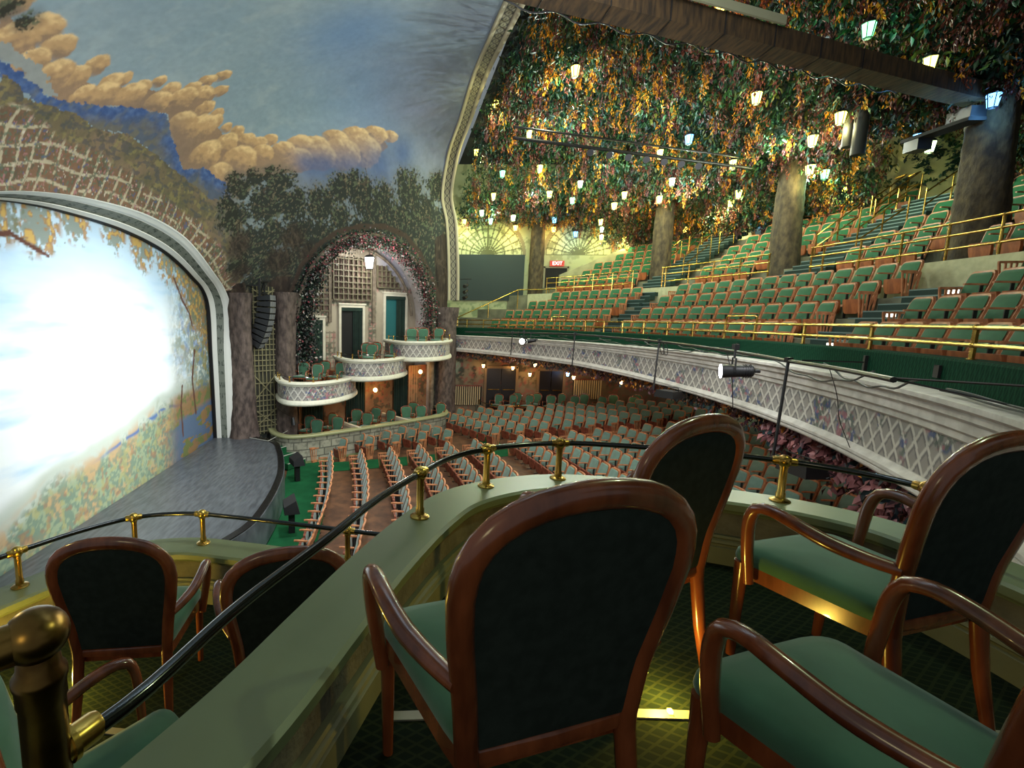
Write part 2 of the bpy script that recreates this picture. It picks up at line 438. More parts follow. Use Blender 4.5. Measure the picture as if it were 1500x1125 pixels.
TRELTOP=[(2.1,23.65),(2.1,23.1),(1.95,22.3),(1.55,21.15),(1.45,19.9),(1.25,18.5),(1.1,17.4),(0.9,15.75),(0.9,14.35),(0.9,12.95),(0.85,11.7),(0.55,10.15)]
TREE=[(2.8,12.9,0.66),(3.4,12.8,0.48),(4.0,12.05,0.71),(3.05,11.65,1.01),(1.9,12.1,0.83),(3.85,10.95,0.93),(4.85,10.45,0.9),(5.95,10.65,0.72),(6.75,10.1,0.96),(7.75,9.65,1.0),(9.45,9.75,1.11),(11.2,10.1,0.74),(10.5,9.05,1.02),(8.5,8.95,0.81),(3.6,9.95,0.97),(2.55,10.45,0.92),(1.7,10.85,0.88),(4.35,9.45,0.86),(2.0,12.8,0.46),(5.5,9.7,0.73),(9.9,8.2,0.74),(7.0,9.3,0.68),(11.15,8.65,0.86),(2.9,13.4,0.32),(6.7,10.75,0.44),(4.0,12.65,0.3),(9.15,10.4,0.47),(3.95,25.05,0.31),(3.8,24.45,0.29)]
TRUNKDK=[(1.3,11.1,0.69),(0.8,9.85,0.56),(0.45,8.4,0.53),(2.35,9.35,0.81),(2.2,8.15,0.78),(2.15,6.9,0.62),(3.2,9.85,0.71),(3.55,9.05,0.57),(2.1,5.7,0.57),(0.35,7.0,0.48),(0.3,5.6,0.48),(0.25,4.3,0.49),(0.25,2.95,0.49),(2.1,4.45,0.51),(2.1,3.15,0.51),(2.1,1.85,0.52)]
BRANCH=[(2.6,7.7),(3.15,8.65),(4.05,9.15),(5.15,9.3),(6.4,9.15),(7.65,8.9),(8.85,8.4),(9.65,7.7),(10.3,6.85),(11.0,5.65)]
BLUEWASH=[(8.6,16.0,2.0),(8.65,19.0,1.08),(8.7,13.4,1.62),(7.95,17.95,1.15),(2.1,22.9,0.01)]
PURPLE=[(10.65,16.05,1.87),(11.45,12.5,1.84),(11.0,19.2,1.13),(10.2,13.8,1.37),(11.1,10.75,1.64),(8.05,10.55,1.83),(4.75,11.35,1.08)]
CLBODY=[[(4.05,25.3),(3.4,24.05),(2.95,22.4),(2.9,20.95),(3.3,20.0),(3.65,18.4),(4.6,17.6),(3.75,16.85),(3.7,15.2),(4.55,13.6),(3.5,13.15),(2.65,13.15),(2.5,13.8),(2.5,14.7),(1.95,15.5),(2.3,16.4),(2.7,17.25),(3.1,18.05),(2.5,20.45),(2.25,21.85),(2.5,22.8),(3.15,24.05),(3.3,24.6)],[(3.05,13.45),(4.7,13.45),(6.4,12.65),(8.5,12.25),(8.6,11.7),(7.75,11.25),(6.35,11.35),(4.85,11.95),(3.55,12.65)]]

def vault(U,V):
    """painted wall and vault: U 0..11.5 from the proscenium to the sounding arch, V 0..31 up the wall and over"""
    t=np.clip(np.asarray(U,float)/11.5,0,1); V=np.asarray(V,float)
    a=catm(VA,VV,V); b=catm(VB,VV,V)
    k=np.clip((V-8.7)/6,0,1); k=k*k*(3-2*k)
    w=t*(1-k)+(1-np.cos(t*np.pi/2))*k
    g=np.sin(t*np.pi/2)**1.0
    kz=np.clip((V-4)/7,0,1); gz=t*(1-kz)+g*kz
    X=a[...,0]*(1-t)+b[...,0]*t
    Y=6.5*(1-w)+b[...,1]*w
    Z=a[...,1]*(1-gz)+b[...,2]*gz
    return np.stack([X,Y,Z],-1)


VMm = paint_mat('painted_mural', 0.88, bump=0.12, bscale=6)


TREE += [(1.3, 10.0, 0.8), (1.65, 9.1, 0.7), (1.6, 10.3, 0.8), (2.0, 9.6, 0.8), (0.95, 10.4, 0.6)]


def paint_vault(U, V, P):
    n1 = vnoise(U, V, 0.5, 1); n2 = vnoise(U, V, 2.2, 2); n3 = vnoise(U * 1.6, V, 6, 3, 3)
    c = np.ones(U.shape + (3,)) * rgb(134, 150, 158)
    c = mixc(c, (n1 - 0.35) * 1.2, (116, 138, 152)); c = mixc(c, (n2 - 0.5) * 1.2, (152, 164, 166))
    for k, (u, v, r) in enumerate(BLUEWASH[:4]):
        c = mixc(c, 0.42 * np.exp(-(((U - u) / r / 1.0) ** 2 + ((V - v) / r / 1.2) ** 2)), (88, 122, 170))
    for u, v, r in PURPLE:
        c = mixc(c, 0.6 * np.exp(-(((U - u) / r) ** 2 + ((V - v) / r) ** 2) / 1.3), (104, 104, 124))
    # tan cloud bank: lit heads over a brown violet body
    wu = U + (n2 - 0.5) * 0.16; wv = V + (n3 - 0.5) * 0.14
    dark = mixc(np.ones_like(c) * rgb(122, 102, 88), n1, (150, 122, 96))
    for pl in CLBODY:
        c = np.where(inpoly(wu, wv, pl)[..., None], dark, c)
    for u, v, r in sorted(PUFF, key=lambda q: -q[0]):
        r = r * 1.18; du = (wu - u) / r; dv = (wv - v) / r; d = np.hypot(du, dv)
        body = 1 - sm(0.90, 1.05, d); lit = np.clip(0.40 + 0.55 * du + 0.25 * dv + (n3 - .5) * .5, 0, 1)
        pc = mixc(mixc(dark, sm(.05, .55, lit), (178, 144, 104)), sm(.55, 1.0, lit), (214, 182, 132))
        fade = body * sm(-1.15, -.25, du)
        c = c * (1 - fade[..., None]) + pc * fade[..., None]
    for u, v, r in PUFFDK:
        d = np.hypot(U - u, V - v) / r / 1.5; c = mixc(c, (1 - sm(0.2, 1.1, d)) * 0.6, (126, 106, 92))
    for u, v, r in BLUECL:
        c = mixc(c, 0.8 * np.exp(-(((U - u) / r) ** 2 + ((V - v) / r / 1.6) ** 2)), (70, 88, 128))
    sn = inpoly(U + (n3 - .5) * .2, V + (n2 - .5) * .3, SNOW); c = mixc(c, sn * 1.0, (138, 142, 140))
    m_ = inpoly(U + (n3 - 0.5) * 0.16, V + (n2 - 0.5) * 0.2, MTN)
    mc = mixc(np.ones_like(c) * rgb(38, 66, 118), n3, (86, 108, 150)); mc = mixc(mc, (vnoise(U, V, 3, 9) - 0.5) * 3, (96, 100, 104))
    mv = np.array([q[1] for q in MTN[:13]]); mu = np.array([q[0] for q in MTN[:13]]); oo = np.argsort(mv); below = np.interp(V, mv[oo], mu[oo]) - U + (n2 - .5) * .5
    mc = mixc(mc, sm(.1, .75, below) * .85, (104, 98, 80)); mc = mixc(mc, sm(.5, .6, vnoise(U, V, 4, 77, 2)) * sm(.1, .5, below) * .6, (66, 84, 112))
    c = np.where(m_[..., None], mc, c)
    md = inpoly(U + (n2 - 0.5) * 0.25, V + (n3 - 0.5) * 0.3, MEAD)
    g = mixc(np.ones_like(c) * rgb(108, 96, 74), (n2 - 0.35) * 1.8, (88, 88, 66)); g = mixc(g, (vnoise(U, V, 1.3, 5) - 0.45) * 4, (122, 104, 84)); g = mixc(g, sm(.56, .64, vnoise(U, V, 5.0, 55, 3)) * .5, (136, 126, 80)); g = mixc(g, sm(.58, .64, vnoise(U * 2, V, 5.0, 56, 2)) * .6, (64, 70, 78)); g = mixc(g, (n3 - 0.55) * 3, (74, 72, 60))
    c = np.where(md[..., None], g, c)
    # trellis with climbing roses round the stage opening
    tv = np.array([q[1] for q in TRELTOP]); tu = np.array([q[0] for q in TRELTOP]); o_ = np.argsort(tv)
    ut = np.interp(V, tv[o_], tu[o_]) + (vnoise(V, V * 0, 1.5, 4) - 0.5) * 0.5
    ut = np.where(V < 9, 0.0, ut)
    reg = sm(0.0, 0.25, ut - U) * (V > 8.8)
    tr = mixc(np.ones_like(c) * rgb(120, 92, 72), (n2 - 0.4) * 2, (92, 76, 62))
    c = mixc(c, reg, (0, 0, 0)) * 1; c = c + tr * reg[..., None]
    brk = vnoise(np.floor(U / 0.46), np.floor(V / 0.54), 0.9, 8, 1)
    a1 = np.abs(((U + 0.08 * np.sin(V * 2)) / 0.46) % 1 - 0.5) * 0.46; a2 = np.abs(((V + 0.1 * np.sin(U * 3)) / 0.54) % 1 - 0.5) * 0.54
    l1 = (1 - sm(0.034, 0.050, a1)) * (brk > 0.25); l2 = (1 - sm(0.040, 0.056, a2)) * (brk < 0.8)
    sh = np.maximum((1 - sm(0.02, 0.05, np.abs(a1 - 0.055))) * l1 * 0, 0)
    sc_ = np.clip(reg * 1.2, 0, 1)
    c = mixc(c, sc_ * np.maximum(l1, l2) * 0.9, (176, 166, 140))
    fl = vnoise(U, V, 5.5, 12, 2); fm = vnoise(U, V, 1.1, 13, 2)
    for th, cc, sd in ((0.64, (84, 86, 70), 20), (0.68, (88, 104, 84), 21), (0.74, (160, 112, 112), 22), (0.75, (76, 88, 120), 23), (0.79, (196, 186, 170), 24)):
        q = vnoise(U, V, 11, sd, 2)
        c = mixc(c, sc_ * (sm(th, th + 0.05, q) * sm(0.42, 0.62, fm + (q - 0.5))) * 0.8, cc)
    # woodland: dark leaf masses with trunks and branches
    dens = np.zeros(U.shape)
    for u, v, r in TREE:
        dens = np.maximum(dens, np.exp(-(((U - u) / r) ** 2 + ((V - v) / r) ** 2) * 0.75))
    dens = np.maximum(dens, sm(10.3, 9.0, V + (n1 - 0.5) * 1.5) * (V < 11) * sm(0.3, 0.9, U) * 1.0)
    lf = vnoise(U, V, 3.2, 30, 3); l2_ = vnoise(U * 1.2, V * 0.9, 13, 31, 2)
    k = sm(0.0, 0.10, dens * 0.9 - (1 - dens) * 0.1 - (lf * 0.42 + l2_ * 0.58) + 0.0)
    c = mixc(c, sm(.25, .8, dens) * .55, (84, 84, 80)); c = mixc(c, k * 0.94, (36, 39, 32))
    c = mixc(c, sm(0.64, 0.70, vnoise(U, V, 12, 33, 2)) * sm(0.3, 0.7, dens) * 0.8, (84, 90, 70))
    c = mixc(c, sm(0.70, 0.75, vnoise(U, V, 14, 34, 2)) * sm(0.3, 0.7, dens) * 0.6, (122, 110, 88))
    bk = mixc(np.ones_like(c) * rgb(58, 47, 41), (vnoise(U * 5, V * 0.8, 2.2, 40) - 0.3) * 2, (34, 30, 27)); bk = mixc(bk, (vnoise(U * 4, V, 3, 41) - 0.55) * 4, (84, 72, 60))
    tk = np.zeros(U.shape)
    for (u0_, v0_, v1_, w0, w1) in ((0.5, 0, 9.2, 0.48, 0.40), (2.3, 0, 8.6, 0.5, 0.55), (11.2, 0, 8.2, 0.6, 0.4)):
        vv = np.clip((V - v0_) / (v1_ - v0_), 0, 1); wd = w0 + (w1 - w0) * vv + (n2 - 0.5) * 0.15
        tk = np.maximum(tk, (1 - sm(0.85, 1.05, np.abs(U - u0_ - 0.15 * np.sin(V * .6)) / wd)) * (V < v1_ + (n2 - .5)))
    for u, v, r in TRUNKDK[:9]:
        tk = np.maximum(tk, (1 - sm(0.4, 1.1, np.hypot(U - u, V - v) / r)) * 0.8)
    c = mixc(c, tk, (0, 0, 0)) + bk * tk[..., None]
    # boughs that follow the arch and small twigs among the leaves
    for j, (dr, wd) in enumerate(((0.0, 0.20), (0.35, 0.05), (0.7, 0.04))):
        pts = BRANCH
        for i in range(len(pts) - 1):
            (x0, y0), (x1, y1) = pts[i], pts[i + 1]; dx, dy = x1 - x0, y1 - y0; L2 = dx * dx + dy * dy
            tt = np.clip(((U - x0) * dx + (V - y0) * dy) / L2, 0, 1); d = np.hypot(U - x0 - tt * dx, V - y0 - dr - tt * dy) + (n3 - 0.5) * 0.08
            c = mixc(c, (1 - sm(wd * 0.35, wd * .6, d)) * (1.0 if j == 0 else 0.7), (66, 54, 46))
    tw = np.abs(vnoise(U, V, 1.2, 50, 2) - 0.5)
    c = mixc(c, (1 - sm(0.004, 0.012, tw)) * sm(0.3, 0.7, dens) * 0.7, (78, 66, 56))
    # brush texture
    return np.clip(c * (0.90 + 0.20 * n3[..., None]), 0, 1)


_u = np.linspace(0, 11.5, 330); _v = np.concatenate([np.linspace(0, 8, 150), np.linspace(8, 19, 420)[1:], np.linspace(19, 31, 330)[1:]])
UU, VV_ = np.meshgrid(_u, _v); PV = vault(UU, VV_)
WA = np.array([18.13, 6.5]); WB = np.array([25.3, -2.5]); WD = (WB - WA) / np.linalg.norm(WB - WA); WN = np.array([WD[1], -WD[0]])


def wp(s, off, z):
    """a point of the far side wall: s metres along it, off metres out into the house"""
    q = WA + WD * s + WN * off
    return (float(q[0]), float(q[1]), float(z))


WANG = math.atan2(WD[1], WD[0])
ARC_S, ARC_Z, ARC_R = 6.68, 1.35, 3.78
S_ = (PV[..., 0] - WA[0]) * WD[0] + (PV[..., 1] - WA[1]) * WD[1]; Z_ = PV[..., 2]
hole = np.where(Z_ > ARC_Z, np.hypot(S_ - ARC_S, Z_ - ARC_Z) < ARC_R, np.abs(S_ - ARC_S) < ARC_R) & (VV_ < 12)
kp = ~(hole[:-1, :-1] & hole[1:, 1:] & hole[1:, :-1] & hole[:-1, 1:])
o = grid_obj('wall_far_mural', PV, paint_vault(UU, VV_, PV), VMm, keep=kp)
tag(o, 'curved wall and vault painted with sky, clouds, mountains and trees', kind='structure')

# ---- painted fire curtain in the stage opening
X_, Zc = np.meshgrid(np.linspace(3.0, 18.3, 420), np.linspace(-3.45, 4.1, 230))


def paint_curtain(X, Z):
    a = vnoise(X, Z, 0.5, 61); b = vnoise(X * 0.5, Z * 2.5, 1.6, 62); d = vnoise(X, Z, 5, 63, 3); e = vnoise(X, Z, 2.2, 64)
    c = np.ones(X.shape + (3,)) * rgb(166, 190, 208)
    c = mixc(c, sm(2.6, 0.6, Z + (b - 0.5) * 1.6), (196, 204, 206)); c = mixc(c, (b - 0.5) * 2, (140, 170, 196))
    hz = -1.9 + (X - 8) * 0.16 + (a - 0.5) * 0.8
    c = mixc(c, sm(0.15, -0.25, Z - hz) * 0.85, (150, 160, 150)); c = mixc(c, sm(-0.4, -0.9, Z - hz) * 0.9, (120, 136, 108))
    c = mixc(c, sm(-0.2, -0.6, Z - hz) * sm(0.45, 0.6, e) * 0.8, (160, 132, 96))
    low = sm(-0.5, -1.1, Z - hz * 0.9 + (e - 0.5))
    c = mixc(c, low * sm(0.42, 0.55, vnoise(X, Z, 11, 68, 3)) * 0.8, (92, 112, 100)); c = mixc(c, low * sm(0.62, 0.68, vnoise(X, Z, 7, 66, 2)) * 0.6, (140, 138, 92))
    c = mixc(c, low * sm(0.66, 0.7, vnoise(X, Z, 6, 67, 2)) * 0.5, (130, 92, 72))
    c = mixc(c, sm(0.1, 0, np.abs(Z - hz + 0.6)) * sm(10.5, 12, X) * (e > .4), (70, 96, 140))
    # right bank: water, reeds and a tree of blue green leaves
    rt = sm(14.6, 17.6, X + (a - 0.5) * 2.4)
    k = rt * sm(0.40, 0.56, vnoise(X, Z, 9, 69, 3) + rt * 0.10)
    c = mixc(c, k * 0.85, (88, 112, 114)); c = mixc(c, rt * sm(0.55, 0.62, vnoise(X, Z, 4, 70, 2)) * sm(-1.2, 0.5, Z) * 0.7, (76, 104, 160))
    c = mixc(c, rt * sm(0.56, 0.64, vnoise(X, Z, 5, 71, 2)) * 0.8, (116, 118, 76)); c = mixc(c, rt * sm(0.62, 0.68, vnoise(X, Z, 9, 72, 2)) * 0.7, (150, 132, 78))
    bank = sm(-1.0, -1.4, Z) * sm(14.2, 15.4, X); c = mixc(c, bank * 0.85, (128, 96, 62)); c = mixc(c, bank * sm(0.5, 0.6, d), (96, 104, 64))
    c = mixc(c, sm(-1.9, -2.2, Z - (X - 15) * 0.1) * sm(14, 15.5, X) * (0.5 + 0.5 * np.sign(b - 0.5)), (78, 96, 122))
    # autumn boughs hanging in from above
    for x0, z0, r in ((17.2, 2.4, 1.3), (16.2, 2.9, 0.9), (15.0, 3.1, 0.7), (13.6, 3.4, 0.7), (12.2, 3.5, 0.55), (10.7, 3.6, 0.6), (9.6, 3.3, 0.7), (8.6, 3.5, 0.8), (7, 3.4, 0.9), (17.9, 1.2, 0.9), (17.0, 1.7, 0.8)):
        g = np.exp(-(((X - x0) / r) ** 2 + ((Z - z0) / r / 1.1) ** 2))
        c = mixc(c, sm(0.0, 0.14, g * 0.9 - vnoise(X, Z, 9, 65, 3)) * 0.8, (104, 110, 90)); q = vnoise(X, Z, 8, int(x0 * 10), 2)
        c = mixc(c, sm(0.52, 0.6, q) * sm(0.25, 0.5, g) * 0.9, (140, 110, 74)); c = mixc(c, sm(0.64, 0.70, q) * sm(0.45, 0.65, g) * 0.8, (180, 152, 84))
    # limbs
    for pts, wd in (([(15.4, 2.6), (15.9, 1.9), (16.4, 1.5), (16.6, 1.1)], 0.05), ([(15.5, -2.6), (15.45, -1.6), (15.6, -0.9)], 0.05), ([(16.6, -2.0), (16.4, -0.8), (16.7, 0.2)], 0.07), ([(8, 2.7), (8.9, 2.9), (9.8, 2.6)], 0.05)):
        for (x0, z0), (x1, z1) in zip(pts[:-1], pts[1:]):
            dx, dz = x1 - x0, z1 - z0; tt = np.clip(((X - x0) * dx + (Z - z0) * dz) / (dx * dx + dz * dz), 0, 1)
            c = mixc(c, 1 - sm(wd * 0.7, wd * 1.2, np.hypot(X - x0 - tt * dx, Z - z0 - tt * dz) + (d - .5) * .05), (84, 56, 46))
    return np.clip(c * (0.94 + 0.12 * b[..., None]), 0, 1)


PC = np.stack([X_, 7.2 + 0.012 * np.sin(X_ * 5) + 0.02 * vnoise(X_, Zc, 0.6, 90), Zc], -1)
o = grid_obj('fire_curtain', PC, paint_curtain(X_, Zc), paint_mat('painted_canvas', 0.9, bump=0.15, bscale=3))
tag(o, 'large painted stage curtain with lake, meadow and autumn trees, brightly lit in its middle', 'stage curtain')

# ---- frame of the stage opening: white mouldings, grey leaf stencilled panel
FO = np.array([(18.13, -3.4), (18.1, 0), (18.1, 2.0), (17.6, 2.45), (16.7, 2.9), (14.65, 3.72), (12.7, 3.95), (10.65, 3.86), (9.17, 3.67), (7.9, 3.39), (6.3, 2.8), (5.0, 1.8), (4.5, 0), (4.5, -3.4)])
FI = np.array([(18.02, -3.4), (17.88, 0), (17.66, 2.02), (17.3, 2.38), (16.45, 2.75), (14.6, 3.33), (12.7, 3.56), (10.75, 3.58), (9.3, 3.5), (8.1, 3.3), (6.7, 2.7), (5.5, 1.7), (4.9, 0), (4.9, -3.4)])
kn = np.arange(14.0); kn = np.concatenate([[0], np.cumsum(np.linalg.norm(np.diff(FO, axis=0), axis=1))])
tt_ = np.linspace(0, kn[-1], 1600); A_ = catm(FO, kn, tt_); B_ = catm(FI, kn, tt_)
st = [(0.0, 6.43), (0.03, 6.40), (0.10, 6.42), (0.13, 6.46), (0.28, 6.56), (0.31, 6.60), (0.33, 6.66), (0.36, 6.66), (0.40, 6.68), (0.50, 6.76), (0.60, 6.85), (0.68, 6.90), (0.72, 6.92), (0.74, 6.88), (0.8, 6.88), (0.9, 6.98), (0.95, 7.02), (0.97, 7.06), (1.0, 7.1), (1.04, 7.17)]
_f = np.linspace(0, 1.04, 90); st = list(zip(_f, np.interp(_f, [a for a, _ in st], [b for _, b in st])))
PF = np.stack([np.stack([A_[:, 0] * (1 - f) + B_[:, 0] * f, np.full(len(tt_), y), A_[:, 1] * (1 - f) + B_[:, 1] * f], -1) for f, y in st], 1)
TT, FF = np.meshgrid(tt_, [f for f, _ in st], indexing='ij')
cf = np.ones(TT.shape + (3,)) * rgb(222, 224, 216)
pan = (FF > 0.34) & (FF < 0.73); cf[pan] = rgb(112, 118, 108)
leafy = pan & (((TT / 0.42) % 1) < 0.5) & (vnoise(TT, FF * 4, 10, 5, 2) > 0.56); cf[leafy] = rgb(66, 74, 66)
cf[FF > 0.96] = rgb(24, 24, 26)
o = grid_obj('trim_stage_opening', PF, cf, paint_mat('painted_frame', 0.6)); tag(o, kind='structure')

# ---- sounding arch: patterned band between the vault and the balcony house
vb = np.linspace(5.6, 31, 1500); Bc = catm(VB, VV, vb); arcl = np.concatenate([[0], np.cumsum(np.linalg.norm(np.diff(Bc, axis=0), axis=1))])
wid = np.interp(vb, [2, 8, 14, 22], [0.62, 0.62, 0.6, 0.6])
st2 = [(0, 0.0), (0.0, -0.05), (0.14, -0.05), (0.17, -0.01), (0.24, 0.0), (0.28, 0.03)] + [(0.28 + 0.44 * i / 12, 0.03) for i in range(1, 12)] + [(0.72, 0.03), (0.76, 0.0), (0.8, -0.02), (0.98, -0.04), (1.0, 0.0), (1.0, 0.5)]
ctr = np.array([12.0, 0, 2.0]); nb = ctr - Bc; nb[:, 1] = 0; nb /= np.linalg.norm(nb, axis=1)[:, None]
PB = np.stack([Bc + np.array([0, -1, 0]) * (wid * f)[:, None] - nb * d for f, d in st2], 1)
AL, FB = np.meshgrid(arcl, [f for f, _ in st2], indexing='ij'); cb = np.ones(AL.shape + (3,)) * rgb(168, 158, 132)
pm = (FB > 0.26) & (FB < 0.74); cb[pm] = rgb(134, 128, 106)
fx = (FB - 0.5) / 0.22; ph = AL / 0.36 * 2 * PI
ch = np.minimum(np.abs(fx - 0.8 * np.cos(ph / 2)), np.abs(fx + 0.8 * np.cos(ph / 2))) < 0.17
cb[pm & (ch | (np.abs(np.abs(fx) - 0.98) < 0.08) | (np.abs(fx) < 0.10) & (np.cos(ph) > 0.3))] = rgb(64, 60, 56)
o = grid_obj('trim_sounding_arch', PB, cb, paint_mat('painted_arch_band', 0.6)); tag(o, kind='structure')

# ---- stage, apron and stalls floor
ap = spline([(18.3, 5.6), (17.6, 4.6), (16.5, 4.12), (14.3, 3.5), (13.0, 3.3), (11.5, 3.2), (10.2, 3.25), (9.2, 3.6), (7.5, 4.4), (6, 5.4), (5.2, 6.6)], 60)
poly = [(4.6, 7.15)] + [tuple(q) for q in ap[::-1]] + [(18.3, 6.3), (18.05, 7.15)]
MB().prism(poly, -4.15, -3.3).build('floor_stage', M['stage'])['kind'] = 'structure'
mb = MB(); mb.sweep(ap, [(-0.02, -4.3), (-0.02, -3.27), (-0.20, -3.27), (-0.24, -3.33), (-0.24, -3.55), (-0.2, -3.6), (-0.2, -4.3)])
o = mb.build('trim_stage_edge', mat('black_stage_edge', (20, 20, 21), 0.25, spec=0.6)); tag(o, kind='structure')
mb = MB()   # brass rail of the pit edge
for zz, oo in ((-3.42, -0.34), (-3.75, -0.40)):
    q = offset(ap[8:52], oo); mb.tube(np.c_[q, np.full(len(q), zz)], 0.022, 6)
for i in range(9, 52, 4):
    q = offset(ap, -0.37)[i]; mb.tube([(q[0], q[1], -4.2), (q[0], q[1], -3.38)], 0.02, 6)
t = thing('apron_rail', 'brass rail with posts along the curved black stage edge', 'rail'); mb.build('rail', M['brass'], t)
q = offset(ap[8:52], -0.42)
mb = MB(); mb.tube(np.c_[q, np.full(len(q), -4.1)], 0.012, 5)
mb = MB(); mb.sweep(q, [(0, -4.2), (0, -3.5), (0.02, -3.5), (0.02, -4.2)]); mb.build('green_panel', M['velvet_stalls'], t)


def zfl(y):      # the stalls floor climbs gently towards the back
    return -4.25 + max(0.0, 2.4 - y) * 0.055


mb = MB(); ys = np.linspace(7, -22, 30); vs = []; fs = []
for i, y in enumerate(ys): vs += [(-3, y, zfl(y)), (30, y, zfl(y))]
for i in range(len(ys) - 1): fs.append((2 * i, 2 * i + 1, 2 * i + 3, 2 * i + 2))
mb.add(vs, fs); tag(mb.build('floor_stalls', M['floor_brown']), kind='structure')


def strip(name, pts, wd, material, dz=0.012):
    m = MB(); vs = []; fs = []; P = np.array(pts, float); P = spline(P, 24); L_ = offset(P, wd / 2); R_ = offset(P, -wd / 2)
    for a, b in zip(L_, R_): vs += [(a[0], a[1], zfl(a[1]) + dz), (b[0], b[1], zfl(b[1]) + dz)]
    for i in range(len(P) - 1): fs.append((2 * i, 2 * i + 1, 2 * i + 3, 2 * i + 2))
    return m.add(vs, fs).build(name, material)


def xaisle(y): return 17.45 + max(0, 2.6 - y) * 0.20


tag(strip('aisle_carpet', [(xaisle(3.4), 3.4), (xaisle(0), 0), (xaisle(-5), -5), (xaisle(-14), -14)], 1.15, M['carpet_green']), 'green carpet runner up the far side aisle of the stalls', 'carpet')
tag(strip('front_carpet', [(18.6, 3.75), (17.3, 3.3), (14, 2.95), (10, 2.8), (5, 3.6)], 1.6, M['carpet_green'], .020), 'green carpet between the curved stage edge and the front stalls row', 'carpet')
tag(strip('cross_aisle_carpet', [(xaisle(-4) - .3, -3.9), (19.8, -4.0), (22.6, -4.1)], 0.8, M['carpet_green'], .016), 'green carpet of the cross aisle below the radiators', 'carpet')

# ------------------------------------------------------------------ bent wood armchair
def chair_hw(z):
    """half width of the chair back at height z (centre of the wood)"""
    base = float(np.interp(z, [0, .2, .4, .55, .7, .84], [.215, .205, .200, .215, .242, .258]))
    if z > .80:
        t = min(1.0, (z - .80) / .19); base = .2525 * (1 - t ** 2.7) ** (1 / 2.3)
    return base


def chair_y(z):
    return float(np.interp(z, [0, .2, .4, .55, .75, .9, 1.0], [-.30, -.262, -.235, -.245, -.278, -.305, -.325]))


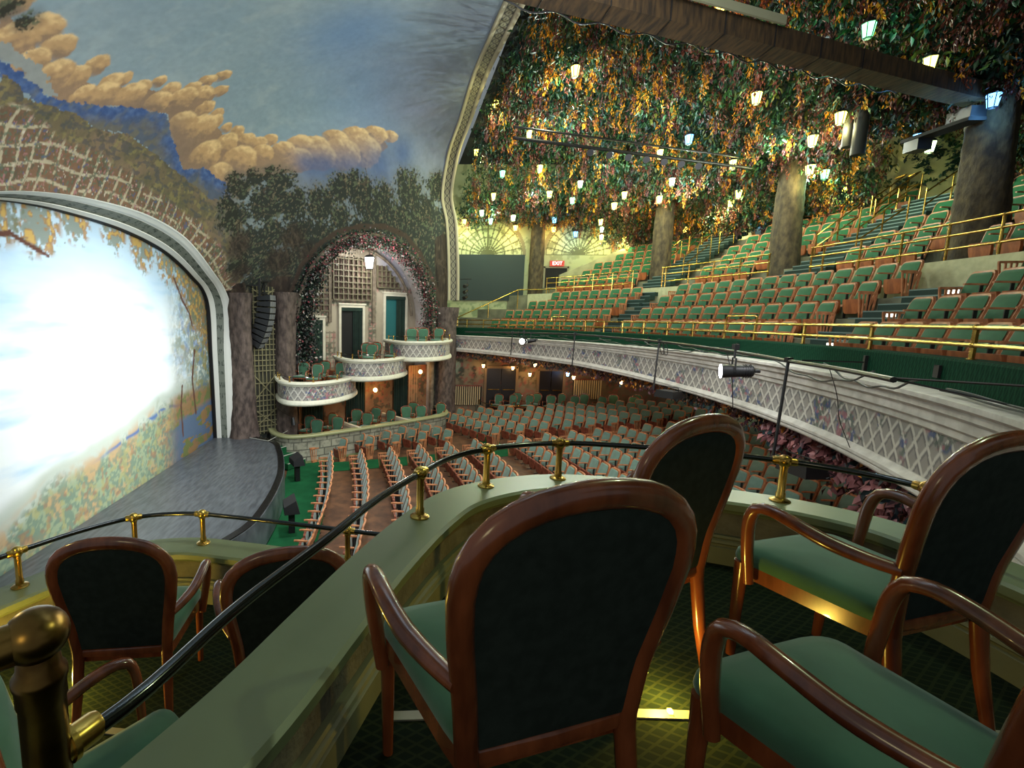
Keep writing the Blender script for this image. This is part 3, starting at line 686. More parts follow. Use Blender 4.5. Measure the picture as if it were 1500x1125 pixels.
def make_armchair(label):
    t = thing('armchair', label, 'chair')
    zs = list(np.linspace(.38, .80, 12)) + [.84, .875, .91, .94, .962, .977, .986]
    left = [(-chair_hw(z), chair_y(z), z) for z in zs]
    hw = chair_hw(.986); top = [(-hw * f, -.3235, .986 + .005 * (1 - f * f)) for f in (.75, .5, .25, 0, -.25, -.5, -.75)]
    loop = left + top + [(-x, y, z) for x, y, z in left[::-1]]
    r = [.027 + .004 * math.sin(PI * i / (len(loop) - 1)) for i in range(len(loop))]
    MB().tube(loop, r, 12, ref=(0, 1, 0), rb=.021).build('back_frame', M['wood'], t, angle=60)
    for s in (-1, 1):
        q = [(s * chair_hw(z), chair_y(z), z) for z in (0, .1, .2, .3, .39)]
        MB().tube(q, [.017, .020, .023, .026, .027], 10, ref=(0, 1, 0), rb=[.016, .018, .02, .021, .021]).build('leg', M['wood'], t, angle=60)
        MB().tube([(s * .232, .205, 0), (s * .236, .2, .2), (s * .24, .195, .40)], [.016, .020, .024], 10, ref=(0, 1, 0), rb=[.016, .021, .026]).build('leg', M['wood'], t, angle=60)
    # upholstered back: front pad and dark outer cloth
    zz = list(np.linspace(.43, .80, 9)) + [.85, .89, .92, .945, .96]; nx = 11; vf = []; vb_ = []
    for z in zz:
        hwz = max(.02, min(chair_hw(z) - .014, chair_hw(min(z + .012, .985)))) if z < .94 else max(.02, chair_hw(z) - .02)
        if z <= .44: hwz = chair_hw(z) - .014
        for i in range(nx):
            f = -1 + 2 * i / (nx - 1); e = (1 - abs(f) ** 4) * min(1, (z - .425) / .05) * min(1, (.965 - z) / .04)
            vf.append((f * hwz, chair_y(z) + .012 + .032 * e, z)); vb_.append((f * hwz, chair_y(z) - .010 - .007 * e, z))
    fs = [(j * nx + i, j * nx + i + 1, (j + 1) * nx + i + 1, (j + 1) * nx + i) for j in range(len(zz) - 1) for i in range(nx - 1)]
    b = MB(); b.add(vf, fs)
    rim = [i for i in range(nx)] + [(j + 1) * nx - 1 for j in range(1, len(zz))] + [(len(zz) - 1) * nx + i for i in range(nx - 2, -1, -1)] + [j * nx for j in range(len(zz) - 2, 0, -1)]
    vr = [vf[i] for i in rim] + [(vf[i][0], vf[i][1] - .012, vf[i][2]) for i in rim]; n = len(rim)
    b.add(vr, [(i, (i + 1) % n, n + (i + 1) % n, n + i) for i in range(n)])
    b.build('back_cushion', M['velvet'], t, angle=70)
    MB().add(vb_, [f[::-1] for f in fs]).build('back_panel', M['backing'], t, angle=70)
    MB().tube([(-.19, chair_y(.41), .405), (0, chair_y(.41) - .006, .405), (.19, chair_y(.41), .405)], .022, 8, ref=(0, 1, 0), rb=.012).build('back_rail', M['wood'], t)
    # seat: rails and domed cushion
    def outline(k, n=28):
        P = []
        for f in np.linspace(-1, 1, 9): P.append((f * .205, -.215 - .0))
        for yy in np.linspace(-.15, .15, 6): P.append((np.interp(yy, [-.215, .2], [.21, .25]), yy))
        for a in np.linspace(0, PI, 13): P.append((.25 * math.copysign(abs(math.cos(a)) ** .35, math.cos(a)), .185 + .06 * abs(math.sin(a)) ** .8))
        for yy in np.linspace(.15, -.15, 6): P.append((-np.interp(yy, [-.215, .2], [.21, .25]), yy))
        return [(x * k, (y + 0.0) * (k if y > 0 else k), ) for x, y in P]
    b = MB(); O = outline(1.0); I = outline(.90); n = len(O)
    vs = [(x, y, .345) for x, y in O] + [(x, y, .402) for x, y in O] + [(x, y, .402) for x, y in I] + [(x, y, .345) for x, y in I]
    b.add(vs, [(k * n + i, k * n + (i + 1) % n, ((k + 1) % 4) * n + (i + 1) % n, ((k + 1) % 4) * n + i) for k in range(4) for i in range(n)])
    b.build('seat_frame', M['wood'], t, angle=50)
    b = MB(); vs = []; lv = [(1.0, .398), (1.015, .415), (1.0, .437), (.95, .452), (.8, .463), (.55, .470), (.25, .473)]
    for k, z in lv: vs += [(x, y, z) for x, y in outline(k)]
    fs = [(j * n + i, j * n + (i + 1) % n, (j + 1) * n + (i + 1) % n, (j + 1) * n + i) for j in range(len(lv) - 1) for i in range(n)]
    fs.append(tuple((len(lv) - 1) * n + i for i in range(n))); b.add(vs, fs); b.build('seat_cushion', M['velvet'], t, angle=70)
    for s in (-1, 1):
        q = spline([(s * .236, -.255, .600), (s * .262, -.19, .605), (s * .295, -.10, .622), (s * .312, 0, .650), (s * .314, .07, .662), (s * .312, .115, .648), (s * .308, .135, .60), (s * .296, .142, .50), (s * .278, .142, .39), (s * .272, .14, .345)], 30)
        rr = list(np.interp(np.linspace(0, 1, 30), [0, .2, .5, .75, 1], [.022, .026, .024, .022, .019]))
        MB().tube(q, rr, 10, rb=[x * .85 for x in rr]).build('armrest', M['wood'], t, angle=60)
    return t


armchair = make_armchair('bent wood armchair')
armchair_used = [False]


def put_chair(x, y, z, rz, label, group):
    """heading rz: the way the sitter faces, counted from +X"""
    if not armchair_used[0]:
        armchair_used[0] = True; o = armchair; o.location = (x, y, z); o.rotation_euler = (0, 0, rz - PI / 2); o['label'] = label; o['group'] = group
        return o
    return dup(armchair, (x, y, z), rz - PI / 2, label, group)


# ------------------------------------------------------------------ leaves
def leaf_mesh(name, C_, D_, size, mats, mat_idx, wid=0.38, parent=None, droop=0.25):
    """C_: leaf bases (n,3), D_: directions (n,3), size (n): each leaf two folded quads"""
    n = len(C_); D_ = D_ / np.linalg.norm(D_, axis=1)[:, None]
    A = rng.normal(size=(n, 3)); S = np.cross(D_, A); S /= np.maximum(np.linalg.norm(S, axis=1), 1e-6)[:, None]; N = np.cross(S, D_)
    s = size[:, None]
    p0 = C_; p1 = C_ + D_ * s * .45 + S * s * wid * .5 + N * s * .10; p2 = C_ + D_ * s * .45 - S * s * wid * .5 + N * s * .10; p3 = C_ + D_ * s + N * s * droop * -0.3; pm = C_ + D_ * s * .5
    V = np.stack([p0, p1, p3, p2, pm], 1).reshape(-1, 3)
    b = np.arange(n)[:, None] * 5; F = np.concatenate([b + np.array([[0, 1, 4]]), b + np.array([[1, 2, 4]]), b + np.array([[2, 3, 4]]), b + np.array([[3, 0, 4]])], 1).reshape(-1, 3)
    me = bpy.data.meshes.new(name); me.vertices.add(len(V)); me.vertices.foreach_set('co', V.astype(np.float32).ravel())
    me.loops.add(F.size); me.loops.foreach_set('vertex_index', F.ravel().astype(np.int32)); me.polygons.add(len(F))
    me.polygons.foreach_set('loop_start', np.arange(0, F.size, 3, dtype=np.int32)); me.polygons.foreach_set('loop_total', np.full(len(F), 3, np.int32))
    for m in mats: me.materials.append(m)
    me.polygons.foreach_set('material_index', np.repeat(mat_idx, 4).astype(np.int32)); me.polygons.foreach_set('use_smooth', np.ones(len(F), bool)); me.update(); me.validate()
    o = bpy.data.objects.new(name, me); COL.objects.link(o)
    if parent: o.parent = parent
    return o


def leafmat(name, c, c2, rough=0.45):
    m = mat(name, c, rough, spec=0.38, scale=1.7, col2=c2, detail=2)
    return m


LG = [leafmat('leaf_green', (40, 78, 38), (20, 46, 30)), leafmat('leaf_teal', (26, 62, 48), (16, 36, 34)), leafmat('leaf_olive', (74, 78, 26), (44, 52, 20)),
      leafmat('leaf_amber', (206, 144, 26), (160, 96, 20)), leafmat('leaf_rust', (122, 64, 44), (84, 40, 30)), leafmat('leaf_maroon', (98, 56, 54), (58, 32, 34))]
LF = [leafmat('garland_green', (48, 78, 56), (24, 42, 34)), leafmat('garland_dark', (24, 34, 30), (12, 18, 18)), leafmat('garland_pink', (166, 84, 92), (120, 50, 62)), leafmat('garland_white', (196, 190, 180), (150, 140, 140))]
LP = [leafmat('leaf_pink_grey', (168, 112, 110), (110, 70, 74)), leafmat('leaf_slate', (44, 68, 70), (26, 38, 42)), leafmat('leaf_plum', (92, 54, 60), (50, 30, 36)), leafmat('leaf_orange', (214, 140, 50), (170, 96, 30))]

# ------------------------------------------------------------------ far side wall: tree trunks, trellis, niche and boxes
def sweep_so(mb, pts, prof, n=40, mi=0, **k):
    P = spline([wp(s, o, 0)[:2] for s, o in pts], n); return mb.sweep(P, prof, mi=mi, **k)


def bark_trunk(name, label, cx, cy, z0, z1, r0_, r1_, lean=(0, 0), material=None, flare=1.0, k=22, n=30, seed=0, kind_parts=True):
    mb = MB(); vs = []; fs = []
    for i in range(n):
        t = i / (n - 1); z = z0 + (z1 - z0) * t; r = r0_ + (r1_ - r0_) * t + (0.25 * r0_ * flare * math.exp(-t * 9)) + 0.5 * r1_ * max(0, t - 0.86) * 3 * flare
        for j in range(k):
            a = 2 * PI * j / k; g = 1 + 0.07 * math.sin(3 * a + seed + t * 3) + 0.05 * math.sin(7 * a + seed * 2 - t * 5) + rng.uniform(-.035, .035)
            vs.append((r * g * math.cos(a) + lean[0] * t + 0.05 * math.sin(t * 5 + seed), r * g * math.sin(a) + lean[1] * t, z))
    for i in range(n - 1):
        for j in range(k): fs.append((i * k + j, i * k + (j + 1) % k, (i + 1) * k + (j + 1) % k, (i + 1) * k + j))
    fs.append(tuple(range(k))[::-1]); fs.append(tuple((n - 1) * k + j for j in range(k)))
    mb.add(vs, fs); o = mb.build(name, material or M['bark'], loc=(cx, cy, 0), angle=80)
    return tag(o, label, 'tree trunk')


for i, (s, r, z1, lb) in enumerate(((.49, .46, 2.3, 'modelled plaster tree trunk beside the stage opening, left of the hanging speakers'), (2.33, .47, 2.4, 'modelled plaster tree trunk between the hanging speakers and flowered arch'), (11.42, .58, 2.0, 'modelled plaster tree trunk between the highest theatre box and the dark side panel'))):
    x, y, _ = wp(s, .02, 0)
    bark_trunk('tree_trunk', lb, x, y, (-3.32, -4.2, -4.2)[i], z1, r, r * .92, seed=i * 2.1)

# trellis panel behind the hanging speakers
mb = MB(); tz0, tz1, ts0, ts1 = -3.3, 2.6, .94, 1.86
P0, P1 = wp(ts0, .03, 0), wp(ts1, .03, 0)
mb.add([(P0[0], P0[1], tz0), (P1[0], P1[1], tz0), (P1[0], P1[1], tz1), (P0[0], P0[1], tz1)], [(0, 1, 2, 3)])
t = thing('wall_trellis', 'olive trellis panel between the two painted tree trunks, behind the hanging speakers', 'trellis')
mb.build('backing', mat('trellis_backing', (58, 58, 42), 0.9, scale=3, col2=(34, 34, 28)), t)
mb = MB(); up = (WN[0], WN[1], 0)
for k in range(6):
    s = ts0 + .05 + k * .16; mb.bar(wp(s, .06, tz0), wp(s, .06, tz1), .035, .03, up)
z = tz0 + .1
while z < tz1:
    mb.bar(wp(ts0, .08, z), wp(ts1, .08, z), .035, .03, up); z += .21 if (z < -1.9 or z > -.9) else .5
for za, zb in ((-1.9, -.9), (.9, 1.7), (-3.0, -2.3), (1.9, 2.5)):
    mb.bar(wp(ts0, .10, za), wp(ts1, .10, zb), .04, .03, up); mb.bar(wp(ts0, .10, zb), wp(ts1, .10, za), .04, .03, up)
mb.build('lattice', mat('trellis_olive', (122, 116, 84), 0.8, var=.15), t)

# niche: soffit, back wall with doors and lattice lights
aa = np.linspace(0, PI, 40); arc = [(ARC_S - ARC_R * math.cos(a), ARC_Z + ARC_R * math.sin(a)) for a in aa]
outl = [(ARC_S - ARC_R, -4.2)] + arc + [(ARC_S + ARC_R, -4.2)]
NB = -1.3
mb = MB(); vs = []
for s, z in outl: vs += [wp(s, .06, z), wp(s, NB, z)]
mb.add(vs, [(2 * i, 2 * i + 1, 2 * i + 3, 2 * i + 2) for i in range(len(outl) - 1)])
o = mb.build('wall_niche_reveal', mat('niche_plaster', (168, 164, 164), 0.8, scale=2, col2=(146, 138, 132))); o['kind'] = 'structure'
Sg, Zg = np.meshgrid(np.linspace(2.6, 10.8, 300), np.linspace(-4.2, 5.2, 260))


def paint_niche(S, Z):
    a = vnoise(S, Z, 1.1, 101); d = vnoise(S, Z, 5, 102, 3); e = vnoise(S, Z, 9, 103, 2)
    c = np.ones(S.shape + (3,)) * rgb(162, 152, 134); c = mixc(c, (a - .4) * 1.5, (138, 128, 112)); c = mixc(c, sm(3.0, 4.2, Z + (S - 7) * .2) * sm(7.5, 8.5, S), (150, 150, 160))
    vine = np.maximum(np.exp(-((S - 7.65) / .25) ** 2), np.exp(-((S - 5.25) / .3) ** 2) * (Z < .8)); vine = np.maximum(vine, np.exp(-((S - 4.95) / .2) ** 2) * (Z > 1))
    vine = np.maximum(vine, np.exp(-((Z - 2.1) / .14) ** 2) * (S > 4.9) * (S < 7.8)); vine = np.maximum(vine, np.exp(-((Z - 2.85) / .16) ** 2) * (S > 7.6))
    c = mixc(c, sm(.45, .58, d) * sm(.2, .6, vine) * .9, (86, 92, 78)); c = mixc(c, sm(.58, .66, e) * sm(.2, .6, vine) * .8, (176, 124, 118))
    gr = (np.abs(((S - 7.65) / .22) % 1 - .5) > .38) | (np.abs((Z / .24) % 1 - .5) > .38)
    c = mixc(c, gr * sm(.35, .5, vine) * .7, (96, 88, 76))
    # brown bark, roses and warm plaster at stalls level
    lo = sm(-.9, -1.1, Z)
    w = mixc(np.ones_like(c) * rgb(150, 112, 78), (a - .4) * 2, (112, 78, 54)); w = mixc(w, sm(.52, .62, d) * sm(.3, .7, a) * .9, (74, 64, 46)); w = mixc(w, sm(.64, .7, e) * .6, (150, 74, 56))
    return np.clip(c * (1 - lo[..., None]) + w * lo[..., None], 0, 1)


PNg = np.stack([WA[0] + WD[0] * Sg + WN[0] * NB, WA[1] + WD[1] * Sg + WN[1] * NB, Zg], -1)
tag(grid_obj('wall_niche_back', PNg, paint_niche(Sg, Zg), paint_mat('niche_painting', .85)), kind='structure')


def wbox(mb, s0, s1, z0, z1, o0, o1, mi=0):
    c = wp((s0 + s1) / 2, (o0 + o1) / 2, (z0 + z1) / 2); return mb.box(c, (s1 - s0, o1 - o0, z1 - z0), WANG + PI if False else WANG, mi)


# doors of the three boxes
for i, (s0, s1, z0, z1, lb) in enumerate(((3.55, 4.80, -1.4, 1.30, 'cream framed box doorway with dark drape beside the dark flower garland, lowest doorway'), (5.80, 7.02, -.65, 1.90, 'cream framed box doorway with dark green drape below the large lattice window'), (8.42, 9.70, .0, 2.52, 'cream framed box doorway with teal inside, highest doorway'))):
    t = thing('doorway', lb, 'doorway', group='doorways of the theatre boxes')
    f = MB(); w_ = .13
    wbox(f, s0 - w_, s0, z0, z1 + w_, NB, NB + .10); wbox(f, s1, s1 + w_, z0, z1 + w_, NB, NB + .10); wbox(f, s0, s1, z1, z1 + w_, NB, NB + .10); wbox(f, s0 - w_ - .04, s1 + w_ + .04, z1 + w_, z1 + w_ + .07, NB, NB + .14)
    f.build('door_frame', M['cream'], t, angle=30)
    d = MB(); wbox(d, s0, s1, z0, z1, NB, NB + .012); d.build('opening', M['teal'] if i == 2 else M['dark'], t)  # flat dark panels stand in for unlit openings, the highest is teal
    d = MB(); n = 26; a0, a1 = (s0 + .05, s1) if i == 0 else (s0 + (s1 - s0) * .55, s1); vs = []
    for k in range(n):
        s = a0 + (a1 - a0) * k / (n - 1); o_ = NB + .05 + .03 * math.sin(k * 1.9)
        vs += [wp(s, o_, z0), wp(s, o_, z1 - .12)]
    d.add(vs, [(2 * k, 2 * k + 2, 2 * k + 3, 2 * k + 1) for k in range(n - 1)]); d.build('drape', M['drape'], t, angle=80)
    d = MB(); wbox(d, s0, s1, z1 - .16, z1, NB + .03, NB + .09); d.build('valance', M['drape'], t)
# lattice windows
latm = mat('lattice_brown', (92, 86, 66), .7, var=.15); lpan = mat('lattice_panel', (120, 98, 86), .8, scale=1.5, col2=(74, 58, 50))
for s0, s1, z0, z1, lb in ((3.75, 5.06, 1.72, 3.95, 'left lattice panel with dark squares beside the flower garland'), (5.34, 7.50, 2.26, 4.12, 'large central lattice panel under the niche arch'), (7.86, 9.70, 2.92, 3.98, 'small lattice panel with curved top above the highest box doorway')):
    t = thing('lattice_window', lb, 'lattice window', group='lattice panels in the niche')
    p = MB(); f = MB(); top = lambda s: min(z1 + (.12 if 5.3 < s < 7.5 else 0), 1.25 + math.sqrt(max(.01, 3.35 ** 2 - (s - 6.45) ** 2)))
    n = 16; ss = np.linspace(s0, s1, n); vs = []
    for s in ss: vs += [wp(s, NB + .015, z0), wp(s, NB + .015, max(z0, top(s)))]
    p.add(vs, [(2 * k, 2 * k + 2, 2 * k + 3, 2 * k + 1) for k in range(n - 1)]); p.build('panel', lpan, t)
    s = s0
    while s <= s1 + .01:
        if top(s) > z0 + .05: f.bar(wp(s, NB + .13, z0), wp(s, NB + .13, top(s)), .055, .10, (WN[0], WN[1], 0))
        s += .265
    z = z0
    while z < z1 + .1:
        qs = [q for q in np.linspace(s0, s1, 60) if top(q) >= z]
        if qs: f.bar(wp(qs[0], NB + .135, z), wp(qs[-1], NB + .135, z), .055, .10, (WN[0], WN[1], 0))
        z += .27
    f.build('lattice', latm, t)
# cream arch ribs
mb = MB(); R_ = 3.52
mb.tube([wp(6.6 - R_ * math.cos(a), NB + .12, 1.2 + R_ * math.sin(a)) for a in np.linspace(.3, PI - .1, 40)], .07, 6)
mb.tube([wp(ARC_S - ARC_R * math.cos(a), .08, ARC_Z + ARC_R * math.sin(a)) for a in np.linspace(0, PI, 60)], .09, 7)
mb.tube([wp(ARC_S + ARC_R, .08, z) for z in (ARC_Z, 0, -1, -4.2)], .13, 7)
for s in (5.2, 7.68): mb.bar(wp(s, NB + .06, 1.2), wp(s, NB + .06, 1.2 + math.sqrt(3.5 ** 2 - (s - 6.6) ** 2)), .16, .1, (WN[0], WN[1], 0))
tag(mb.build('trim_niche_arch', mat('painted_bough', (120, 108, 92), .8, scale=4, col2=(84, 74, 62), bump=.5)), kind='structure')

# garland of leaves and roses round the arch
def garland(name, path, n, rad, mats, pm, size, label, cat='garland', d0=(0, 0, -.4)):
    P = np.array(path); L_ = np.concatenate([[0], np.cumsum(np.linalg.norm(np.diff(P, axis=0), axis=1))]); x = rng.uniform(0, L_[-1], n)
    C_ = np.stack([np.interp(x, L_, P[:, c]) for c in range(3)], 1); R = np.interp(x, L_, rad if not np.isscalar(rad) else np.full(len(P), rad))
    D_ = rng.normal(size=(n, 3)) + np.array(d0); C_ = C_ + rng.normal(size=(n, 3)) * R[:, None] * .5
    mi = rng.choice(len(mats), n, p=pm); t = thing(name, label, cat)
    leaf_mesh('foliage', C_, D_, rng.uniform(.6, 1.25, n) * size, mats, mi, wid=.6, parent=t)
    MB().tube(P[::3] if len(P) > 8 else P, .02, 5).build('stem', M['bark'], t)
    return t


gp = [wp(ARC_S - 3.58 * math.cos(a), .05, ARC_Z + 3.58 * math.sin(a)) for a in np.linspace(.5, PI, 50)] + [wp(ARC_S + 3.55, .05, z) for z in np.linspace(1.2, .45, 6)]
garland('flower_garland', gp, 8200, .38, LF, [.5, .16, .24, .10], .11, 'garland of pink roses and green leaves round the arch over the theatre boxes')
gp = [wp(ARC_S - 3.5 * math.cos(a), .08, ARC_Z + 3.5 * math.sin(a)) for a in np.linspace(.62, 0, 14)] + [wp(ARC_S - 3.45, .1, z) for z in np.linspace(1.2, -1.3, 12)]
garland('flower_garland', gp, 5200, .46, LF, [.20, .64, .05, .11], .13, 'dark ivy garland with white leaves for glints on the left side of the box arch')  # white leaves put the glints on the ivy into its colour
# lantern in the arch
t = thing('arch_lantern', 'bright white hexagonal lantern hanging in the top of the arch over the boxes', 'lantern', wp(6.8, -.35, 3.95))
MB().lathe([(.16, -.26), (.24, .22)], k=6).build('lantern_glass', mat('lit_white_glass', (255, 252, 245), .3, em=(1, .97, .9), emstr=40), t, angle=10)
mb = MB().lathe([(.27, .22), (.27, .25), (.16, .34), (.03, .38)], k=6).lathe([(.10, -.31), (.17, -.26)], k=6)
for j in range(6): mb.bar((.17 * math.cos(j * PI / 3), .17 * math.sin(j * PI / 3), -.26), (.25 * math.cos(j * PI / 3), .25 * math.sin(j * PI / 3), .22), .02, .02)
mb.build('lantern_frame', M['black_metal'], t, angle=20); MB().tube([(0, 0, .36), (0, 0, 1.1)], .012, 5).build('chain', M['black_metal'], t)
q = wp(6.8, .25, 3.7); light('POINT', 'arch_lantern_light', q, 190, (1, .96, .9), .15)


# the three boxes
def so_path(pts, n=46): return spline([wp(s, o, 0)[:2] for s, o in pts], n)


def fascia_paint(name, path, z0, z1, parent, cell=.2, seed=0, flowers=1.0, res=.02, out=0.0, side=1):
    """painted diamond lattice with roses on a curved upright band"""
    P = np.array(path); L_ = np.concatenate([[0], np.cumsum(np.linalg.norm(np.diff(P, axis=0), axis=1))]); n = int(L_[-1] / res); x = np.linspace(0, L_[-1], n)
    q = np.stack([np.interp(x, L_, P[:, c]) for c in range(2)], 1); q = offset(q, out)
    if callable(z0): za = np.array([z0(*a) for a in q]); zb = np.array([z1(*a) for a in q])
    else: za = np.full(n, z0); zb = np.full(n, z1)
    m = max(8, int(np.max(zb - za) / res)); f = np.linspace(0, 1, m)[:, None]
    G = np.stack([np.tile(q[:, 0], (m, 1)), np.tile(q[:, 1], (m, 1)), za[None] * (1 - f) + zb[None] * f], -1)
    Xn = np.tile(x, (m, 1)); Zn = f * (zb - za)[None]
    return G, lattice_paint(Xn, Zn, cell, seed, flowers)


def lattice_paint(X, Z, cell, seed, flowers):
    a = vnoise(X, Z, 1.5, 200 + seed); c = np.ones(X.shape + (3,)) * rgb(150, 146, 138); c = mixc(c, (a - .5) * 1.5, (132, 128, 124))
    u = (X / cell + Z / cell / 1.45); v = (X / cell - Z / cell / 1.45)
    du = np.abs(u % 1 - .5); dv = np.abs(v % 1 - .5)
    c = mixc(c, ((np.abs((u + .13) % 1 - .5) < .11) | (np.abs((v - .13) % 1 - .5) < .11)) * .75, (104, 102, 102))  # grey lines beside the slats paint their shadow in
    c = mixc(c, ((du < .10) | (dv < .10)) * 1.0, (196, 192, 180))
    k = 1.0
    fm = sm(.50, .62, vnoise(X, Z * .8, 2.6 / k, 210 + seed, 2)) * flowers
    g = vnoise(X, Z, 16 / k, 211 + seed, 2); h = vnoise(X, Z, 11 / k, 212 + seed, 2); b_ = vnoise(X, Z, 13 / k, 213 + seed, 2)
    c = mixc(c, sm(.50, .56, g) * fm * .8, (88, 100, 92)); c = mixc(c, sm(.60, .66, b_) * fm * .8, (70, 84, 128)); c = mixc(c, sm(.62, .68, h) * fm * .8, (158, 104, 110))
    return c


PM_lat = paint_mat('painted_lattice', .7)
names_ = ('lowest', 'middle', 'highest')
BOXP = [(2.0, -.1), (1.72, .6), (1.48, 1.4), (1.5, 2.05), (1.95, 2.5), (2.7, 2.62), (3.6, 2.35), (4.5, 1.75), (5.15, 1.0), (5.45, .3), (5.5, -.1)]
for i, (sh, rz_) in enumerate(((0, -1.0), (2.78, -.27), (5.55, .40))):
    t = thing('theatre_box', '%s of the three curved cream theatre boxes across the house' % names_[i], 'theatre box')
    pts = [(s + sh, o) for s, o in BOXP]; P = so_path(pts, 70)
    # the path runs from the stage end to the house end: the house lies to its right
    sd = -1 if np.dot(offset(P, 1.0)[35] - P[35], WN) < 0 else 1
    prof = [(sd * o, rz_ + z) for o, z in ((-.16, .03), (.10, .03), (.12, 0), (.12, -.05), (.07, -.08), (.05, -.13), (-.02, -.14), (-.02, -.66), (.05, -.68), (.09, -.74), (.09, -.82), (.04, -.87), (-.12, -.87), (-.12, -.2), (-.16, -.1))]
    m = MB(); m.sweep(P, prof if sd < 0 else prof[::-1]); m.build('parapet', mat('box_cream_%s' % names_[i], (212, 210, 190), .6, var=.06), t, angle=35)
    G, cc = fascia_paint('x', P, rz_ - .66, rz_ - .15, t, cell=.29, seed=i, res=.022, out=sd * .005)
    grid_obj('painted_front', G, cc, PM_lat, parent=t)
    pl = [tuple(q) for q in offset(P, sd * -.1)]; m = MB(); m.prism(pl, rz_ - .80, rz_ - .42); m.build('box_floor', M['carpet'], t)
    # brass posts carrying a black rail, last bay rising to a tall post by the door
    Q = P[6:64]; rl = [(q[0], q[1], rz_ + .21) for q in Q]; rl += [(P[66][0], P[66][1], rz_ + .24)]
    m = MB(); m.tube(rl, .016, 6); m.build('rail', M['rail_black'], t)
    for k in (6, 12, 20, 28, 38, 48, 57, 64):
        q = P[k]; m = MB(); h = .21 if k not in (64,) else .42
        m.lathe([(.05, .03), (.05, .045), (.022, .05), (.022, h - .02)], (q[0], q[1], rz_), 8); m.ball((q[0], q[1], rz_ + h), .038, 8)
        m.build('brass_post', M['brass'], t)
    # chairs in the box
    zf = rz_ - .42
    for j, (s, o, dh) in enumerate((((2.85, 1.5, 0.0), (2.75, .55, .1), (3.75, .55, .0), (3.95, 1.35, -.2)), ((2.75, 1.5, 0), (3.1, .7, .2), (3.75, .45, 0), (4.1, 1.3, -.1)), ((2.35, 1.45, 0.3), (2.95, 1.5, .1), (3.3, .6, 0), (4.05, 1.3, -.1)))[i]):
        q = wp(s + sh, o, zf)
        put_chair(q[0], q[1], zf, PI - .35 + dh, 'small green armchair in the %s box across the house, %s from the stage' % (names_[i], ORD[j]), 'armchairs in the %s box' % names_[i])
light('POINT', 'lowest_box_light', wp(3.3, 1.0, -1.0), 3, (1, .7, .2), .03)  # small warm point light in the lowest box, no candle modelled

# stalls level: stone fronted boxes, drapes, sconces
GP = [(1.55, .1), (1.36, .9), (1.55, 1.7), (2.3, 2.02), (3.6, 2.12), (6, 2.15), (8.2, 2.1), (9.6, 1.95), (10.25, 1.45), (10.75, .5), (10.9, .1)]
P = so_path(GP, 110); sd = -1 if np.dot(offset(P, 1.0)[50] - P[50], WN) < 0 else 1
t = thing('stalls_box_wall', 'low stone painted wall with green cap before the stalls level boxes', 'low wall')
prof = [(sd * o, z) for o, z in ((-.2, -3.10), (.07, -3.10), (.09, -3.14), (.07, -3.20), (-.2, -3.20))]
m = MB(); m.sweep(P, prof if sd < 0 else prof[::-1]); m.build('cap', mat('sage_cap', (150, 152, 110), .5), t, angle=35)


def stone_paint(X, Z):
    r_ = np.floor(Z / .30); xx = X / .52 + (r_ % 2) * .5 + vnoise(r_, r_, 3, 5, 1) * .6; cx_ = np.floor(xx); tone = vnoise(cx_ * 3.3, r_ * 5.1, 1, 300, 1)
    c = np.ones(X.shape + (3,)) * rgb(150, 148, 130); c = mixc(c, (tone - .3) * 1.2, (118, 116, 100)); c = mixc(c, (vnoise(X, Z, 7, 301, 3) - .5) * 2.5, (92, 92, 80))
    e = np.minimum(np.abs(xx % 1), 1 - xx % 1) * .52; f = np.minimum((Z / .30) % 1, 1 - (Z / .30) % 1) * .30; w_ = .018 + .02 * vnoise(X, Z, 4, 302, 2)
    c = mixc(c, np.maximum(1 - sm(w_ * .6, w_, e), 1 - sm(w_ * .6, w_, f)) * .85, (70, 70, 62)); c = mixc(c, sm(.16, .13, Z), (112, 124, 84))
    return c


L_ = np.concatenate([[0], np.cumsum(np.linalg.norm(np.diff(P, axis=0), axis=1))]); x = np.linspace(0, L_[-1], 500); q = np.stack([np.interp(x, L_, P[:, c]) for c in range(2)], 1); f = np.linspace(0, 1, 50)[:, None]
G = np.stack([np.tile(q[:, 0], (50, 1)), np.tile(q[:, 1], (50, 1)), -4.28 + f * 1.1 + 0 * q[None, :, 0]], -1)
grid_obj('stone_front', G, stone_paint(np.tile(x, (50, 1)), f * 1.1 + 0 * x[None]), paint_mat('painted_stonework', .85, bump=.3, bscale=9), parent=t)
m = MB(); m.prism([tuple(a) for a in offset(P, sd * -.08)], -4.2, -3.72); m.build('box_floor', M['carpet'], t)
for s in (4.65, 7.3):
    m = MB(); a, b = wp(s, .1, -3.15), wp(s, 2.1, -3.15); m.bar(a, b, .16, .12); m.bar(wp(s, .1, -3.5), wp(s, 2.0, -3.5), .1, .7); m.build('divider', M['cream'], t)
for s0, s1, lb in ((3.2, 4.25, 'dark drape under the lowest theatre box'), (5.45, 6.5, 'dark drape under the middle theatre box'), (8.25, 9.15, 'dark green drape between the middle and highest theatre boxes')):
    d = MB(); n = 30; vs = []
    for k in range(n):
        s = s0 + (s1 - s0) * k / (n - 1); o_ = -.25 + .04 * math.sin(k * 1.7); vs += [wp(s, o_, -3.7), wp(s, o_, -1.3)]
    d.add(vs, [(2 * k, 2 * k + 2, 2 * k + 3, 2 * k + 1) for k in range(n - 1)]); tag(d.build('drape', M['drape'], angle=80), lb, 'drape')
Sg, Zg = np.meshgrid(np.linspace(2.6, 10.8, 260), np.linspace(-3.75, -.95, 90)); cN = paint_niche(Sg, np.minimum(Zg, -1.2)); flu = (Sg > 9.0) & (Sg < 9.9)
